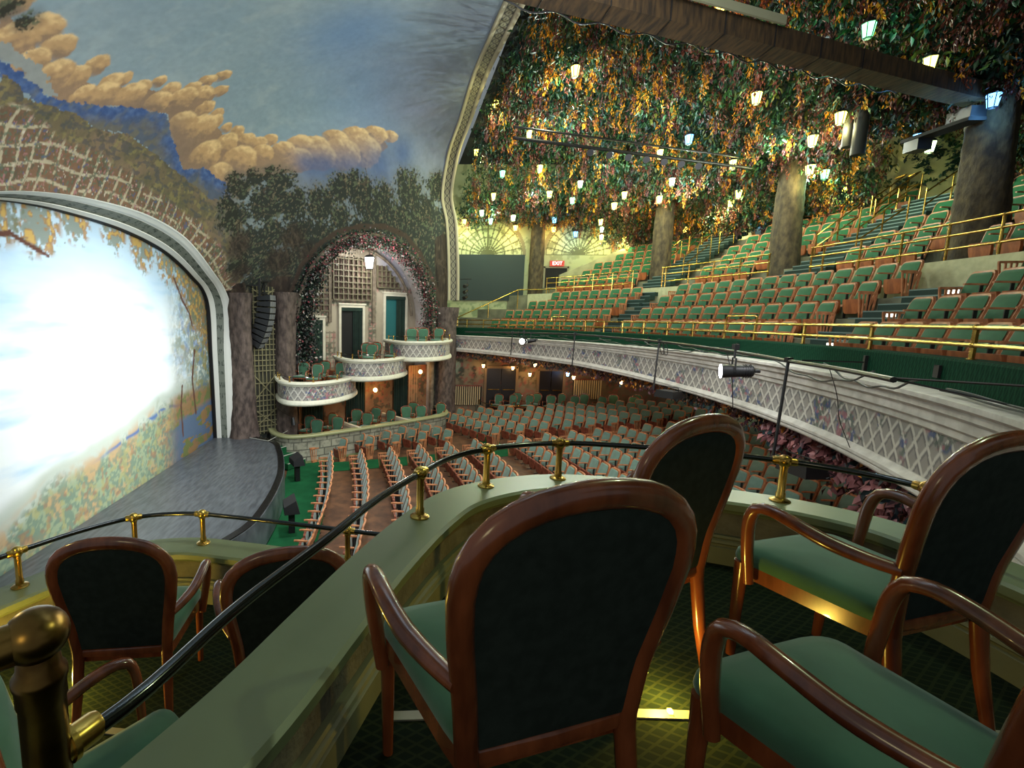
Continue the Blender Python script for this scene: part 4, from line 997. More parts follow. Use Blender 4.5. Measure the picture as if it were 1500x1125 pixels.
cN = mixc(cN, flu * (.5 + .5 * np.sin(Sg * 40)) * .5, (196, 150, 110))
kp = ~(((Sg > 3.15) & (Sg < 4.3)) | ((Sg > 5.4) & (Sg < 6.55)) | ((Sg > 8.2) & (Sg < 9.2)))[:-1, :-1]
G = np.stack([WA[0] + WD[0] * Sg + WN[0] * -.3, WA[1] + WD[1] * Sg + WN[1] * -.3, Zg], -1); tag(grid_obj('wall_under_boxes', G, cN, paint_mat('painted_bark_wall', .85), keep=kp), kind='structure')
for i, s in enumerate((4.9, 7.35, 10.0)):
    x, y, _ = wp(s if i < 2 else 9.95, -.1, 0)
for i, (s, z, lb) in enumerate(((3.95, -1.95, 'glowing amber sconce under the lowest theatre box'), (6.85, -1.95, 'glowing amber sconce under the middle theatre box'), (9.65, -1.25, 'glowing amber sconce under the highest theatre box'))):
    t = thing('wall_sconce', lb, 'wall lamp', wp(s, .12 if i else .8, z), group=None)
    MB().ball((0, 0, 0), .10, 12).build('glass_globe', mat('amber_glass', (255, 200, 120), .3, em=(1, .62, .22), emstr=18), t)
    MB().lathe([(.07, -.16), (.07, -.13), (.03, -.12), (.03, -.09)], k=8).build('bracket', M['brass_dark'], t)
    light('POINT', 'sconce_light', wp(s, .35 if i else .9, z - .02), 22, (1, .62, .28), .08)
for i, (sh) in enumerate((0, 2.5, 5.4)):
    for j, (s, o, dh) in enumerate((((3.0, .55, 0), (2.9, 1.45, .2), (4.05, .6, -.2), (3.9, 1.4, .1)), ((2.95, .5, .1), (2.9, 1.4, 0), (3.95, .55, -.1), (4.1, 1.4, -.3)), ((2.55, 1.2, .5), (3.2, 1.4, .2), (3.4, .5, 0), (4.4, 1.35, -.2)))[i]):
        if i == 0: nm = 'nearest the stage'
        else: nm = ('', 'in the middle', 'farthest from the stage')[i]
        put_chair(*wp(s + sh, o, -3.72), PI - .3 + dh, 'green armchair in the stone walled box %s, %s from the stage' % (nm, ORD[j]), 'armchairs in the stalls boxes')

# hanging line array of speakers
t = thing('line_array', 'curved column of grey loudspeakers hanging between the two tree trunks', 'loudspeaker', (18.75, 5.25, 0), math.atan2(-1, -.12) + PI / 2)
spk = mat('speaker_black', (26, 27, 29), .5); gri = mat('speaker_grille', (112, 114, 116), .55)
z0, y0 = 2.25, -.05; h = .225
for k in range(9):
    th = math.radians(-3 + 4.3 * k); c_, s__ = math.cos(th), math.sin(th); nv = np.array([0, -c_, -s__]); upv = np.array([0, -s__, c_]); cen = np.array([0, y0, z0]) - upv * h / 2
    def q8(x, d, u): return tuple(cen + np.array([x, 0, 0]) + nv * d + upv * u)
    f_, b_ = h / 2 - .006, h / 2 * .62
    m = MB(); m.add([q8(-.30, .28, -f_), q8(.30, .28, -f_), q8(.30, -.26, -b_), q8(-.30, -.26, -b_), q8(-.30, .28, f_), q8(.30, .28, f_), q8(.30, -.26, b_), q8(-.30, -.26, b_)], [(0, 3, 2, 1), (4, 5, 6, 7), (0, 1, 5, 4), (1, 2, 6, 5), (2, 3, 7, 6), (3, 0, 4, 7)])
    cb_ = m.build('cabinet', spk, t, smooth=False)
    g = MB(); g.add([q8(-.285, .287, -f_ + .012), q8(.285, .287, -f_ + .012), q8(.285, .287, f_ - .012), q8(-.285, .287, f_ - .012)], [(0, 1, 2, 3)])
    for xx in (-.1, .1): g.bar(q8(xx, .292, -f_ + .02), q8(xx, .292, f_ - .02), .012, .012)
    g.build('grille', gri, cb_, smooth=False)
    y0 += s__ * h; z0 -= c_ * h
m = MB(); m.bar((-.3, .0, 2.3), (.3, .0, 2.3), .06, .05); m.bar((0, 0, 2.3), (0, .0, 2.75), .05, .05); m.bar((-.45, .0, 2.2), (-.45, .0, 2.85), .08, .08); m.bar((-.45, 0, 2.78), (.35, 0, 2.78), .06, .06); m.bar((-.45, 0, 2.25), (.0, 0, 2.72), .05, .05); m.bar((-.45, 0, 2.6), (-.45, .5, 2.6), .05, .05)
m.build('hanging_bracket', M['black_metal'], t)

# ------------------------------------------------------------------ balcony
BC = (13.2, 8.8)


def bp(phi, r, z):
    a = math.radians(phi); return (BC[0] + r * math.sin(a), BC[1] - r * math.cos(a), z)


def arcp(r, p0, p1, n): return [bp(p, r, 0)[:2] for p in np.linspace(p0, p1, n)]


def zlow(phi): return float(np.interp(phi, [-48, -31, -23, -11, 5, 21, 50], [-.80, -.76, -.74, -.67, -.55, -.38, -.26]))
def zpb(phi): return float(np.interp(phi, [-48, -25, 2, 21, 42], [-.56, -.53, -.42, -.20, -.10]))
def zpt(phi): return float(np.interp(phi, [-48, -15, 3, 21, 42], [.09, .11, .20, .30, .36]))


PH0, PH1 = -47, 50
R0 = arcp(17.0, PH0, PH1, 160)            # runs from our side to the far side: the stage is to its left


def prof_bot(f):
    p = PH0 + (PH1 - PH0) * f; a, b = zlow(p), zpb(p)
    return [(-.15, a), (.06, a), (.08, a + .03), (.08, a + (b - a) * .35), (.05, a + (b - a) * .42), (.09, a + (b - a) * .5), (.09, b - .06), (.05, b - .03), (.02, b + .02), (-.15, b + .02)]


def prof_top(f):
    p = PH0 + (PH1 - PH0) * f; a = zpt(p); b = .57
    return [(-.15, a - .01), (.01, a - .01), (.04, a + .02), (.04, a + (b - a) * .2), (.08, a + (b - a) * .28), (.08, a + (b - a) * .5), (.13, a + (b - a) * .6), (.13, a + (b - a) * .75), (.2, a + (b - a) * .86), (.2, b - .01), (.18, b), (-.15, b)]


t = thing('balcony_parapet', 'long curved white balcony front painted with diamond trellis and roses', 'balcony parapet')
m = MB(); m.sweep(R0, prof_bot); m.build('lower_moulding', M['grey_white'], t, angle=30)
m = MB(); m.sweep(R0, prof_top); m.build('cornice', M['grey_white'], t, angle=30)
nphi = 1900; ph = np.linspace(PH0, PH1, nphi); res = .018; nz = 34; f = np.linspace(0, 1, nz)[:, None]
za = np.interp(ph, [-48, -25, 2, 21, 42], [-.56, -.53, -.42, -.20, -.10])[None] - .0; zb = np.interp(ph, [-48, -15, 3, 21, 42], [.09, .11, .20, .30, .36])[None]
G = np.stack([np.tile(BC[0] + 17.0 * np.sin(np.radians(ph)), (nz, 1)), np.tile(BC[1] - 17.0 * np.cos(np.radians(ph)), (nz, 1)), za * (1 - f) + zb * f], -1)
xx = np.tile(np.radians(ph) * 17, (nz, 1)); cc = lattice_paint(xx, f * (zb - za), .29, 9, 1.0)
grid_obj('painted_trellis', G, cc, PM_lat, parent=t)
m = MB(); m.sweep(R0, [(-.15, .56), (-.15, .95), (-.17, .975), (-.46, .975), (-.48, .95), (-.48, .5)], pclosed=False, caps=False)
tag(m.build('trim_balcony_carpet', M['carpet_fascia'], angle=30), kind='structure')

# tiers
prof = [(-.47, -.1)]; z = .55; r = .47
rows = [(17.95 + .83 * k, .56 + .47 * k) for k in range(4)]
urows = [(22.05 + .83 * k, 2.76 + .45 * k) for k in range(6)]
pr_ = [(-.48, .56)]
for k, (rr, zz) in enumerate(rows):
    e = rr + .30 - 17.0; pr_ += [(-e, zz), (-e, zz + .47)] if k < 3 else [(-(21.05 - 17), zz)]
pr_ += [(-(21.05 - 17), 2.76)]
for k, (rr, zz) in enumerate(urows):
    e = rr + .30 - 17.0; pr_ += [(-e, zz), (-e, zz + .45)] if k < 5 else [(-(29.2 - 17), zz)]
m = MB(); m.sweep(arcp(17.0, PH0, PH1, 90), pr_, pclosed=False, caps=False)
tag(m.build('floor_balcony', mat('tier_concrete', (120, 118, 92), .8, scale=2, col2=(84, 84, 66)), smooth=False), kind='structure')
m = MB(); m.sweep(arcp(21.02, -14, 41, 60), [(0, 1.98), (0, 2.80), (-.12, 2.80), (-.12, 1.98)])
tag(m.build('wall_cross_aisle', mat('pale_green_plaster', (172, 170, 132), .8, var=.1)), kind='structure')


def brass_rail(name, label, r, p0, p1, bars, posts, zb_, cat='railing', pr=.024):
    t = thing(name, label, cat)
    for zz in bars:
        m = MB(); m.tube([bp(p, r, zz) for p in np.linspace(p0, p1, max(8, int(abs(p1 - p0) * 1.2)))], pr, 8); m.build('rail', M['brass'], t)
    for p in posts:
        m = MB(); q = bp(p, r, 0); m.lathe([(.05, zb_), (.05, zb_ + .012), (pr * 1.05, zb_ + .02), (pr * 1.05, bars[0] - .02)], (q[0], q[1], 0), 8)
        for zz in bars: m.ball((q[0], q[1], zz), pr * 1.6, 8)
        m.build('post', M['brass'], t)
    return t


brass_rail('front_railing', 'low two bar brass railing along the green carpeted balcony edge', 17.3, -44, 47.5, (1.36, 1.15), [44.4, 40.9, 35.6, 30.6, 25.5, 20.7, 17.4, 14.2, 10.7, 7.0, 3.2, -1.2, -5.0, -10.6, -17.0, -24.5, -32], .97, pr=.027)
for a, b in ((27.2, 24.4), (-1.2, -5.0)):
    t = thing('raised_guard', 'short raised brass guard hoop over the front railing, %s' % ('nearer the far side' if a > 0 else 'nearer our boxes'), 'railing')
    m = MB(); m.tube([bp(a, 17.32, 1.36), bp(a, 17.32, 1.52), bp(a - .3, 17.32, 1.55)] + [bp(p, 17.32, 1.55) for p in np.linspace(a - .5, b + .5, 6)] + [bp(b + .3, 17.32, 1.55), bp(b, 17.32, 1.52), bp(b, 17.32, 1.36)], .022, 7); m.build('rail', M['brass'], t)
AISL = (-7.7, 19.9); UAISL = (6.9, 22.8)
for p0, p1, lb in ((-13.5, 4.9, 'nearest our boxes'), (8.8, 20.8, 'between the two upper aisles'), (24.8, 38, 'at the far end')):
    brass_rail('cross_aisle_railing', 'three bar brass railing in front of the upper balcony seats, %s' % lb, 21.1, p0, p1, (3.60, 3.34, 3.05), list(np.arange(p0, p1, 2.9)) + [p1], 2.79)

# aisle steps
for p, r0_, r1_, z0_, st_, lb, gr in ((AISL[0], 17.70, 20.5, .56, .47, 'lower balcony aisle steps with dark treads, the flight nearer our boxes', 4), (AISL[1], 17.70, 20.5, .56, .47, 'lower balcony aisle steps with dark treads, the flight at the far side', 4),
                                  (UAISL[0], 20.0, 26.3, 1.97, .45, 'upper balcony aisle steps with dark treads behind the middle tree trunk', 8), (UAISL[1], 20.0, 26.3, 1.97, .45, 'upper balcony aisle steps with dark treads beside the farthest tree trunk', 8)):
    t = thing('aisle_steps', lb, 'steps'); m = MB(); e = MB(); n = int((r1_ - r0_) / .2767); a = math.radians(p)
    for k in range(n):
        r = r0_ + k * .2767; z = z0_ + (k + 1) * st_ / 3
        if z0_ > 1.5: z = min(z0_ + (k + 1) * .155, 9)
        c = bp(p, r + .14, z - .07); m.box(c, (1.35, .30, .16), a); c = bp(p, r + .0, z + .005); e.box(c, (1.35, .035, .03), a)
    m.build('tread', mat('step_carpet', (20, 44, 36), .9) if 'step_carpet' not in bpy.data.materials else bpy.data.materials['step_carpet'], t, smooth=False)
    e.build('nosing', mat('step_nosing', (96, 116, 112), .5, metal=.3) if 'step_nosing' not in bpy.data.materials else bpy.data.materials['step_nosing'], t, smooth=False)
for k in range(6):   # little lit step markers
    q = bp(AISL[0] - 1.15, 17.62 + .5534 * k * .9, .56 + .157 * (int((.5534 * k * .9 - .04) / .2767 + 1)) + .07); o = MB().box(q, (.2, .025, .07), math.radians(AISL[0])).build('step_light', mat('step_light_glow', (255, 240, 225), .4, em=(1, .86, .74), emstr=5) if k == 0 else bpy.data.materials['step_light_glow'])
    tag(o, 'tiny white step light on the nearer lower balcony aisle, %s step up' % ORD[k], 'step light', 'step lights on the aisle')
# handrails beside the upper aisles
for p, lb in ((3.6, 'left of'), (7.1, 'right of')):
    pass
for i, (p, r0_, r1_) in enumerate(((5.3, 22.6, 24.2), (8.5, 22.6, 24.2), (5.3, 24.6, 26.3), (8.5, 24.6, 26.3), (21.2, 22.4, 24.0), (24.5, 22.4, 24.0), (21.2, 24.4, 26.2), (24.5, 24.4, 26.2), (-3, 25.0, 26.4), (.5, 25.0, 26.4), (9.5, 25.0, 26.4))):
    t = thing('aisle_handrail', 'sloping brass handrail on posts among the upper balcony seats', 'handrail', group='handrails of the upper aisles')
    zf = lambda r: 2.76 + .45 * max(0, (r - 21.5)) / .83
    for dz in (.98, .60):
        m = MB(); m.tube([bp(p, r0_, zf(r0_) + dz - .12), bp(p, r0_ + .15, zf(r0_) + dz), bp(p, r1_ - .2, zf(r1_) + dz), bp(p + 1.0, r1_, zf(r1_) + dz)], .022, 7); m.build('rail', M['brass'], t)
    for r in np.linspace(r0_, r1_ - .1, 3):
        m = MB(); m.tube([bp(p, r, zf(r)), bp(p, r, zf(r) + .98)], .022, 7); m.build('post', M['brass'], t)
    t['label'] = 'sloping brass handrail, %s by distance, beside the %s upper balcony aisle' % (ORD[i % 4], ('middle', 'middle', 'middle', 'middle', 'far', 'far', 'far', 'far', 'near', 'near', 'top')[i])


# ---- tip-up seats
def make_seat(name, pad, panm, framem, endm=None):
    t = thing(name, name, 'theatre seat')
    # shaped back: wooden shell with rounded shoulders, upholstered front
    def hw(z): return .252 if z < .72 else .252 - .06 * ((z - .72) / .15) ** 2.2
    zs = [.30, .42, .56, .72, .78, .83, .86, .875]; nx = 5
    def yb(z, f): return -.08 - .30 * (z - .30) + .02 * (1 - f * f) * -1
    F_, B_ = [], []
    for z in zs:
        w_ = hw(z) if z < .87 else hw(.87) - .03
        for i in range(nx):
            f = -1 + 2 * i / (nx - 1); F_.append((f * w_, yb(z, f), z)); B_.append((f * w_, yb(z, f) - .045, z))
    n = len(zs); fs = [(j * nx + i, j * nx + i + 1, (j + 1) * nx + i + 1, (j + 1) * nx + i) for j in range(n - 1) for i in range(nx - 1)]
    o = n * nx; fb = [tuple(o + i for i in f[::-1]) for f in fs]
    rim = list(range(nx)) + [(j + 1) * nx - 1 for j in range(1, n)] + [(n - 1) * nx + i for i in range(nx - 2, -1, -1)] + [j * nx for j in range(n - 2, 0, -1)]
    side = [(rim[(k + 1) % len(rim)], rim[k], o + rim[k], o + rim[(k + 1) % len(rim)]) for k in range(len(rim))]
    MB().add(F_ + B_, fs + fb + side).build('back_frame', framem, t, angle=50)
    P_ = []
    zp = [.36, .42, .56, .72, .78, .82, .84]
    for z in zp:
        w_ = (hw(z) - .03) if z < .835 else hw(.83) - .06
        for i in range(nx):
            f = -1 + 2 * i / (nx - 1); e = .035 * (1 - abs(f) ** 3 * .8) * (0.25 if z in (zp[0], zp[-1]) else 1); P_.append((f * w_, yb(z, f) + .006 + e, z))
    MB().add(P_, [(j * nx + i, j * nx + i + 1, (j + 1) * nx + i + 1, (j + 1) * nx + i) for j in range(len(zp) - 1) for i in range(nx - 1)]).build('back_pad', pad, t, angle=80)
    # seat tipped up: plywood underside to the front, padding behind
    S = []; zq = [.12, .16, .30, .42, .46]; wq = [.16, .21, .232, .232, .22]
    for z, w_ in zip(zq, wq):
        for i in range(3): S.append(((-1 + i) * w_, .085 + .22 * (z - .12) * .5 + .015 * (i == 1), z))
    nS = len(S); S += [(x, y - .06, z) for x, y, z in S]
    fs = [(j * 3 + i, j * 3 + i + 1, (j + 1) * 3 + i + 1, (j + 1) * 3 + i) for j in range(4) for i in range(2)]
    rim = [0, 1, 2, 5, 8, 11, 14, 13, 12, 9, 6, 3]
    side = [(rim[(k + 1) % 12], rim[k], nS + rim[k], nS + rim[(k + 1) % 12]) for k in range(12)]; bk = [tuple(nS + i for i in f[::-1]) for f in fs]
    b = MB(); b.add(S, [f for f in fs] + side, 0); b.add(S, bk, 1); b.build('seat_pan', [panm, pad], t, angle=50)
    b = MB(); b.add([(-.275, -.13, .595), (-.225, -.13, .595), (-.222, .12, .605), (-.23, .20, .60), (-.27, .20, .60), (-.278, .12, .605), (-.275, -.13, .625), (-.225, -.13, .625), (-.222, .12, .635), (-.23, .20, .63), (-.27, .20, .63), (-.278, .12, .635)],
                    [(0, 1, 2, 3, 4, 5)[::-1], (6, 7, 8, 9, 10, 11)] + [(i, (i + 1) % 6, 6 + (i + 1) % 6, 6 + i) for i in range(6)]); b.build('armrest', M['seat_frame'], t, smooth=False)
    b = MB(); b.bar((-.26, -.04, 0), (-.26, -.05, .6), .02, .05, (0, 1, 0)); b.box((-.25, -.02, .01), (.05, .24, .02)); b.build('standard', M['black_metal'], t, smooth=False)
    return t


SEATB = make_seat('balcony_chair', M['velvet_balcony'], M['seat_wood'], M['seat_frame'])
SEATS = make_seat('stalls_chair', M['velvet_stalls'], M['seat_wood_red'], M['seat_frame'])


def end_panel_mb():
    b = MB(); b.bar((0, -.13, 0), (0, -.20, .58), .03, .03, (0, 1, 0)); b.bar((0, .10, 0), (0, .17, .58), .03, .03, (0, 1, 0)); b.bar((0, -.2, .58), (0, .18, .58), .04, .04, (0, 0, 1)); b.bar((0, -.14, .06), (0, .11, .06), .03, .12)
    for y in (-.08, -.01, .06): b.bar((0, y * .8, .08), (0, y * 1.2, .58), .02, .03, (0, 1, 0))
    return b


end_mesh = end_panel_mb().build('end_panel', M['seat_frame'], link=False, smooth=False).data


def project(x, y, z):
    v = Vector((x, y, z)) - EYE; d = v.dot(fw)
    return (PP_X + F_PX * v.dot(cr) / d, PP_Y - F_PX * v.dot(cu) / d, d) if d > .3 else (-9999, -9999, d)


def merged(name, proto, spots, label, cat, group=None):
    """all these seats as ONE object of kind stuff"""
    V = []; F = []; MI = []; mats = []; n = 0; src = []
    for ch in proto.children:
        me = ch.data; v = np.empty(len(me.vertices) * 3); me.vertices.foreach_get('co', v); src.append((v.reshape(-1, 3), [tuple(p.vertices) for p in me.polygons], [p.material_index for p in me.polygons], [m_ for m_ in me.materials]))
    for x, y, z, rz in spots:
        c, s_ = math.cos(rz), math.sin(rz)
        for v, f, mi, ms in src:
            q = np.stack([x + v[:, 0] * c - v[:, 1] * s_, y + v[:, 0] * s_ + v[:, 1] * c, z + v[:, 2]], 1); V.append(q)
            base = []
            for m_ in ms:
                if m_ not in mats: mats.append(m_)
                base.append(mats.index(m_))
            F += [tuple(i + n for i in p) for p in f]; MI += [base[k] for k in mi]; n += len(q)
    me = bpy.data.meshes.new(name); me.from_pydata(np.concatenate(V).tolist(), [], F)
    for m_ in mats: me.materials.append(m_)
    me.polygons.foreach_set('material_index', MI); me.update(); o = bpy.data.objects.new(name, me); COL.objects.link(o)
    return tag(o, label, cat, group, 'stuff')


def place_seats(proto, spots, most, stuff_label, group):
    """spots: (x, y, z, heading rz, label, aisle side or 0); the largest in view become things, the others one object"""
    vis = []; rest = []
    for s in spots:
        px, py, d = project(s[0], s[1], s[2] + .6)
        if px < -120 or px > 1640 or py < -100 or py > 1300: continue
        hid = (px < -5 or px > 1505) or py > np.interp(px, HX, HY)
        (rest if hid else vis).append((d, s))
    vis.sort(key=lambda q: q[0]); rest += vis[most:]; vis = vis[:most]; first = True
    for d, s in vis:
        if first: o = proto; o.location = s[:3]; o.rotation_euler = (0, 0, s[3]); o['label'] = s[4]; o['group'] = group; first = False
        else: o = dup(proto, s[:3], s[3], s[4], group)
        o['category'] = 'theatre seat'
        if s[5]:
            e = bpy.data.objects.new('end_panel', end_mesh); COL.objects.link(e); e.parent = o; e.location = (.27 * s[5], 0, 0)
    if rest:
        merged(proto.name.split('.')[0] + '_rows', proto, [q[1][:4] for q in rest], stuff_label, 'theatre seats')
    print('SEATS', proto.name, len(vis), len(rest))


HX = [0, 400, 480, 597, 700, 760, 860, 1010, 1040, 1075, 1200, 1300, 1400, 1500]
HY = [700, 770, 815, 760, 720, 690, 668, 625, 650, 735, 745, 770, 700, 640]
TR = [(24.6, 22.7), (11.3, 22.7), (-2.0, 22.7)]
spots = []
ROWN = ['front', 'second', 'third', 'fourth']
for k, (r, z) in enumerate(rows):
    stp = math.degrees(.555 / r)
    for blk, (p0, p1, sgn) in enumerate(((-11.3, -40, -1), (-4.1, 16.9, 1), (23.0, 44 - k * 2.0, 1))):
        n = int(abs(p1 - p0) / stp)
        if blk == 1: st_ = (p1 - p0) / n; n += 1
        else: st_ = stp * sgn
        for i in range(n):
            p = p0 + st_ * i; q = bp(p, r, z)
            if blk == 1: w_ = 'seat %s from the near aisle in the centre block' % ORD[min(i, 25)]
            elif blk == 0: w_ = 'seat %s from the near aisle in the block by our boxes' % ORD[min(i, 25)]
            else: w_ = 'seat %s from the far aisle in the far block' % ORD[min(i, 25)]
            aisle = 0
            if blk == 0 and i == 0: aisle = 1
            if blk == 1 and i == 0: aisle = -1
            if blk == 1 and i == n - 1: aisle = 1
            if blk == 2 and i == 0: aisle = -1
            spots.append((q[0], q[1], q[2], math.radians(p), 'green balcony %s row, %s' % (ROWN[k], w_), aisle))
for k, (r, z) in enumerate(urows):
    stp = math.degrees(.555 / r)
    for blk, (p0, p1) in enumerate(((4.4, -14), (9.4, 20.2), (25.7, 39 - k))):
        if k == 5 and blk == 0: continue
        n = int(abs(p1 - p0) / stp); sg = 1 if p1 > p0 else -1
        for i in range(n):
            p = p0 + sg * stp * i
            if any(abs(r - rt) < .75 and abs(p - pt) < 2.0 for pt, rt in TR): continue
            q = bp(p, r, z)
            spots.append((q[0], q[1], q[2], math.radians(p), 'upper balcony seat, %s row up, %s from the aisle in the %s block' % (ORD[k], ORD[min(i, 25)], ('near', 'middle', 'far')[blk]), 0))
place_seats(SEATB, spots, 300, 'rows of small green upper balcony seats in the distance', 'balcony seats')

# ---- tree trunks, walls and ceiling of the balcony house
for (p, r), lb, rr in zip(TR, ('farthest of the three bark covered columns among the upper balcony seats', 'middle bark covered column among the upper balcony seats', 'nearest and widest bark covered column among the upper balcony seats'), (.42, .44, .47)):
    x, y, _ = bp(p, r, 0); bark_trunk('tree_column', lb, x, y, 2.7, 8.2, rr * .95, rr * .82, lean=(-.1, .1), material=M['bark_olive'], seed=p, flare=.4)
m = MB(); m.add([(-3, -3.2, 9.95), (31, -3.2, 9.95), (31, -23, 9.95), (-3, -23, 9.95)], [(0, 1, 2, 3)]); tag(m.build('ceiling_balcony', mat('dark_leaf_ceiling', (14, 20, 14), .95)), kind='structure')
m = MB(); m.sweep(arcp(27.0, -30, 44, 60), [(0, 2), (0, 9.9)], pclosed=False); tag(m.build('wall_balcony_rear', mat('rear_plaster', (150, 148, 116), .85, scale=1.2, col2=(96, 98, 74))), kind='structure')
Yg, Zg = np.meshgrid(np.linspace(-2.3, -17, 320), np.linspace(-.3, 9.9, 220))


def paint_sidewall(Y, Z):
    a = vnoise(Y, Z, .9, 401); d = vnoise(Y, Z, 4, 402, 3)
    c = np.ones(Y.shape + (3,)) * rgb(156, 158, 118); c = mixc(c, (a - .4) * 1.5, (140, 146, 112))
    c = mixc(c, sm(2.5, 2.2, Z) * sm(.45, .6, d) * .7, (90, 108, 76)); c = mixc(c, sm(.55, .65, d) * sm(2.2, 6, Z) * .5, (84, 92, 60))
    for y0, z0, r in ((-4.95, 5.0, 1.95), (-10.05, 5.05, 1.85)):
        R = np.hypot(Y - y0, Z - z0); th = np.arctan2(Z - z0, Y - y0); ins = (R < r) & (Z > z0)
        rib = (np.abs(((th / PI * 14) % 1) - .5) > .5 - .035 * 14 / PI / np.maximum(R, .3)) | (np.abs(((R / r * 4) % 1) - .5) > .44) | (np.abs(R - r) < .06)
        c = np.where((ins & rib)[..., None], rgb(92, 92, 64), c); c = np.where((ins & ~rib)[..., None] & (d < .62)[..., None], rgb(176, 178, 132), c)
        c = mixc(c, (np.abs(R - r - .12) < .1) * (Z > z0) * 1.0, (120, 112, 84))
    return c


G = np.stack([np.full_like(Yg, 28.0), Yg, Zg], -1); tag(grid_obj('wall_balcony_far', G, paint_sidewall(Yg, Zg), paint_mat('painted_garden_wall', .8)), kind='structure')
tag(MB().box((27.94, -5.07, 3.76), (.08, 3.95, 2.55)).build('wall_panel', mat('dark_green_panel', (20, 36, 32), .7)), 'large blank dark green panel below the first trellis fanlight', 'panel')
x, y = 27.75, -7.65; bark_trunk('tree_column', 'slim bark covered column between the dark green panel and the exit door', x, y, 1.0, 7.6, .42, .34, material=M['bark_olive'], flare=.3)
t = thing('exit_door', 'dark exit doorway under a red exit sign at the balcony side', 'door', (27.95, -8.82, 2.5))
MB().box((0, 0, .9), (.06, 1.2, 1.8)).build('opening', M['dark'], t); MB().bar((-.03, .66, 0), (-.03, .66, 1.9), .1, .1).bar((-.03, -.66, 0), (-.03, -.66, 1.9), .1, .1).bar((-.03, .7, 1.86), (-.03, -.7, 1.86), .1, .1).build('frame', mat('dim_cream', (120, 116, 90), .7), t)


def text_mesh(body, size, ext=.004):
    cu_ = bpy.data.curves.new('t', 'FONT'); cu_.body = body; cu_.size = size; cu_.extrude = ext; cu_.align_x = 'CENTER'; cu_.align_y = 'CENTER'
    o_ = bpy.data.objects.new('t', cu_); COL.objects.link(o_); bpy.context.view_layer.update()
    me = bpy.data.meshes.new_from_object(o_.evaluated_get(bpy.context.evaluated_depsgraph_get())); bpy.data.objects.remove(o_); return me


t = thing('exit_sign', 'small lit red EXIT sign above the dark balcony doorway', 'sign', (27.8, -8.82, 4.55))
MB().box((0, 0, 0), (.1, .78, .30)).build('housing', mat('exit_housing', (110, 16, 12), .5, em=(1, .05, .03), emstr=.5), t)
me = text_mesh('EXIT', .27); me.materials.append(mat('exit_letters', (255, 220, 210), .5, em=(1, .75, .7), emstr=3)); o = bpy.data.objects.new('lettering', me); COL.objects.link(o); o.parent = t
o.matrix_local = Matrix(((0, 0, -1, -.055), (-1, 0, 0, 0), (0, 1, 0, 0), (0, 0, 0, 1)))
m = MB(); m.add([(27.5, -8.9, 2.4), (27.5, -14.3, 2.4), (27.5, -14.3, 6.2), (27.5, -8.9, 3.9), (27.65, -8.9, 2.4), (27.65, -14.3, 2.4), (27.65, -14.3, 6.2), (27.65, -8.9, 3.9)], [(0, 1, 2, 3), (7, 6, 5, 4), (3, 2, 6, 7), (0, 3, 7, 4), (1, 5, 6, 2)])
tag(m.build('wall_stair', mat('stair_wall', (160, 158, 120), .8, scale=1.5, col2=(126, 126, 92)), smooth=False), kind='structure')
t = thing('side_handrail', 'brass handrail sloping up in front of the dark green panel', 'handrail')
m = MB(); m.tube([(27.3, -3.3, 1.5), (27.3, -6.6, 3.05), (27.3, -8.3, 3.1), (26.9, -9.5, 3.3), (26.5, -11.2, 3.55)], .03, 7); m.build('rail', M['brass'], t)
for y in (-3.3, -5, -6.6, -8.3): m = MB(); m.tube([(27.3, y, 1.0), (27.3, y, float(np.interp(-y, [3.3, 6.6, 8.3], [1.5, 3.05, 3.1])))], .025, 6); m.build('post', M['brass'], t)

# rear projection wall behind the upper seats
for q0, q1, z0, z1 in (((11.2), (5.0), 5.6, 8.4),):
    m = MB(); m.sweep(arcp(26.7, 4.6, 11.0, 14), [(0, 5.2), (0, 7.6), (-.3, 7.6), (-.3, 5.2)]); tag(m.build('wall_rear_cream', mat('projection_plaster', (176, 170, 120), .8, scale=1.5, col2=(140, 138, 96), bump=.2)), kind='structure')
n = 700; C_ = []; 
for _ in range(14):
    p = rng.uniform(5.0, 10.6); z = rng.uniform(5.8, 7.2); d = rng.normal(size=2) * .02
    for k in range(50): p += rng.normal() * .06 + d[0]; z += rng.normal() * .03 + d[1]; C_.append(bp(p, 26.45 + rng.uniform(0, .2), min(7.6, max(5.6, z))))
C_ = np.array(C_); o = leaf_mesh('wall_leaf_shadow', C_, rng.normal(size=(len(C_), 3)), rng.uniform(.10, .2, len(C_)), LG, rng.choice([0, 1], len(C_)), wid=.5)
tag(o, 'dark leaf shapes modelled as leaf shadows on the cream rear balcony wall', 'leaf shadow')  # leaf mesh stands in for shadows of leaves on the wall
t = thing('projector_shelf', 'dark equipment shelf fixed across the nearest bark column', 'shelf', bp(-1.3, 21.9, 6.05), math.radians(0))
MB().box((.1, 0, 0), (1.5, .4, .08)).build('board', M['dark'], t); MB().box((.6, 0, -.16), (.35, .35, .3)).build('lamp_body', M['black_metal'], t); MB().box((-.4, 0, .16), (.5, .35, .24)).build('case', M['black_metal'], t)
t = thing('duct_pipe', 'pair of vertical olive cylinders hanging below the timber beam', 'duct', (13.6, -11.9, 0))
for dx, dz in ((0, 0), (.3, .3)): MB().tube([(dx, 0, 5.75 + dz), (dx, 0, 7.8)], .15, 12).build('cylinder', mat('duct_olive_%d' % int(dz * 10), (22, 21, 14), .7), t)

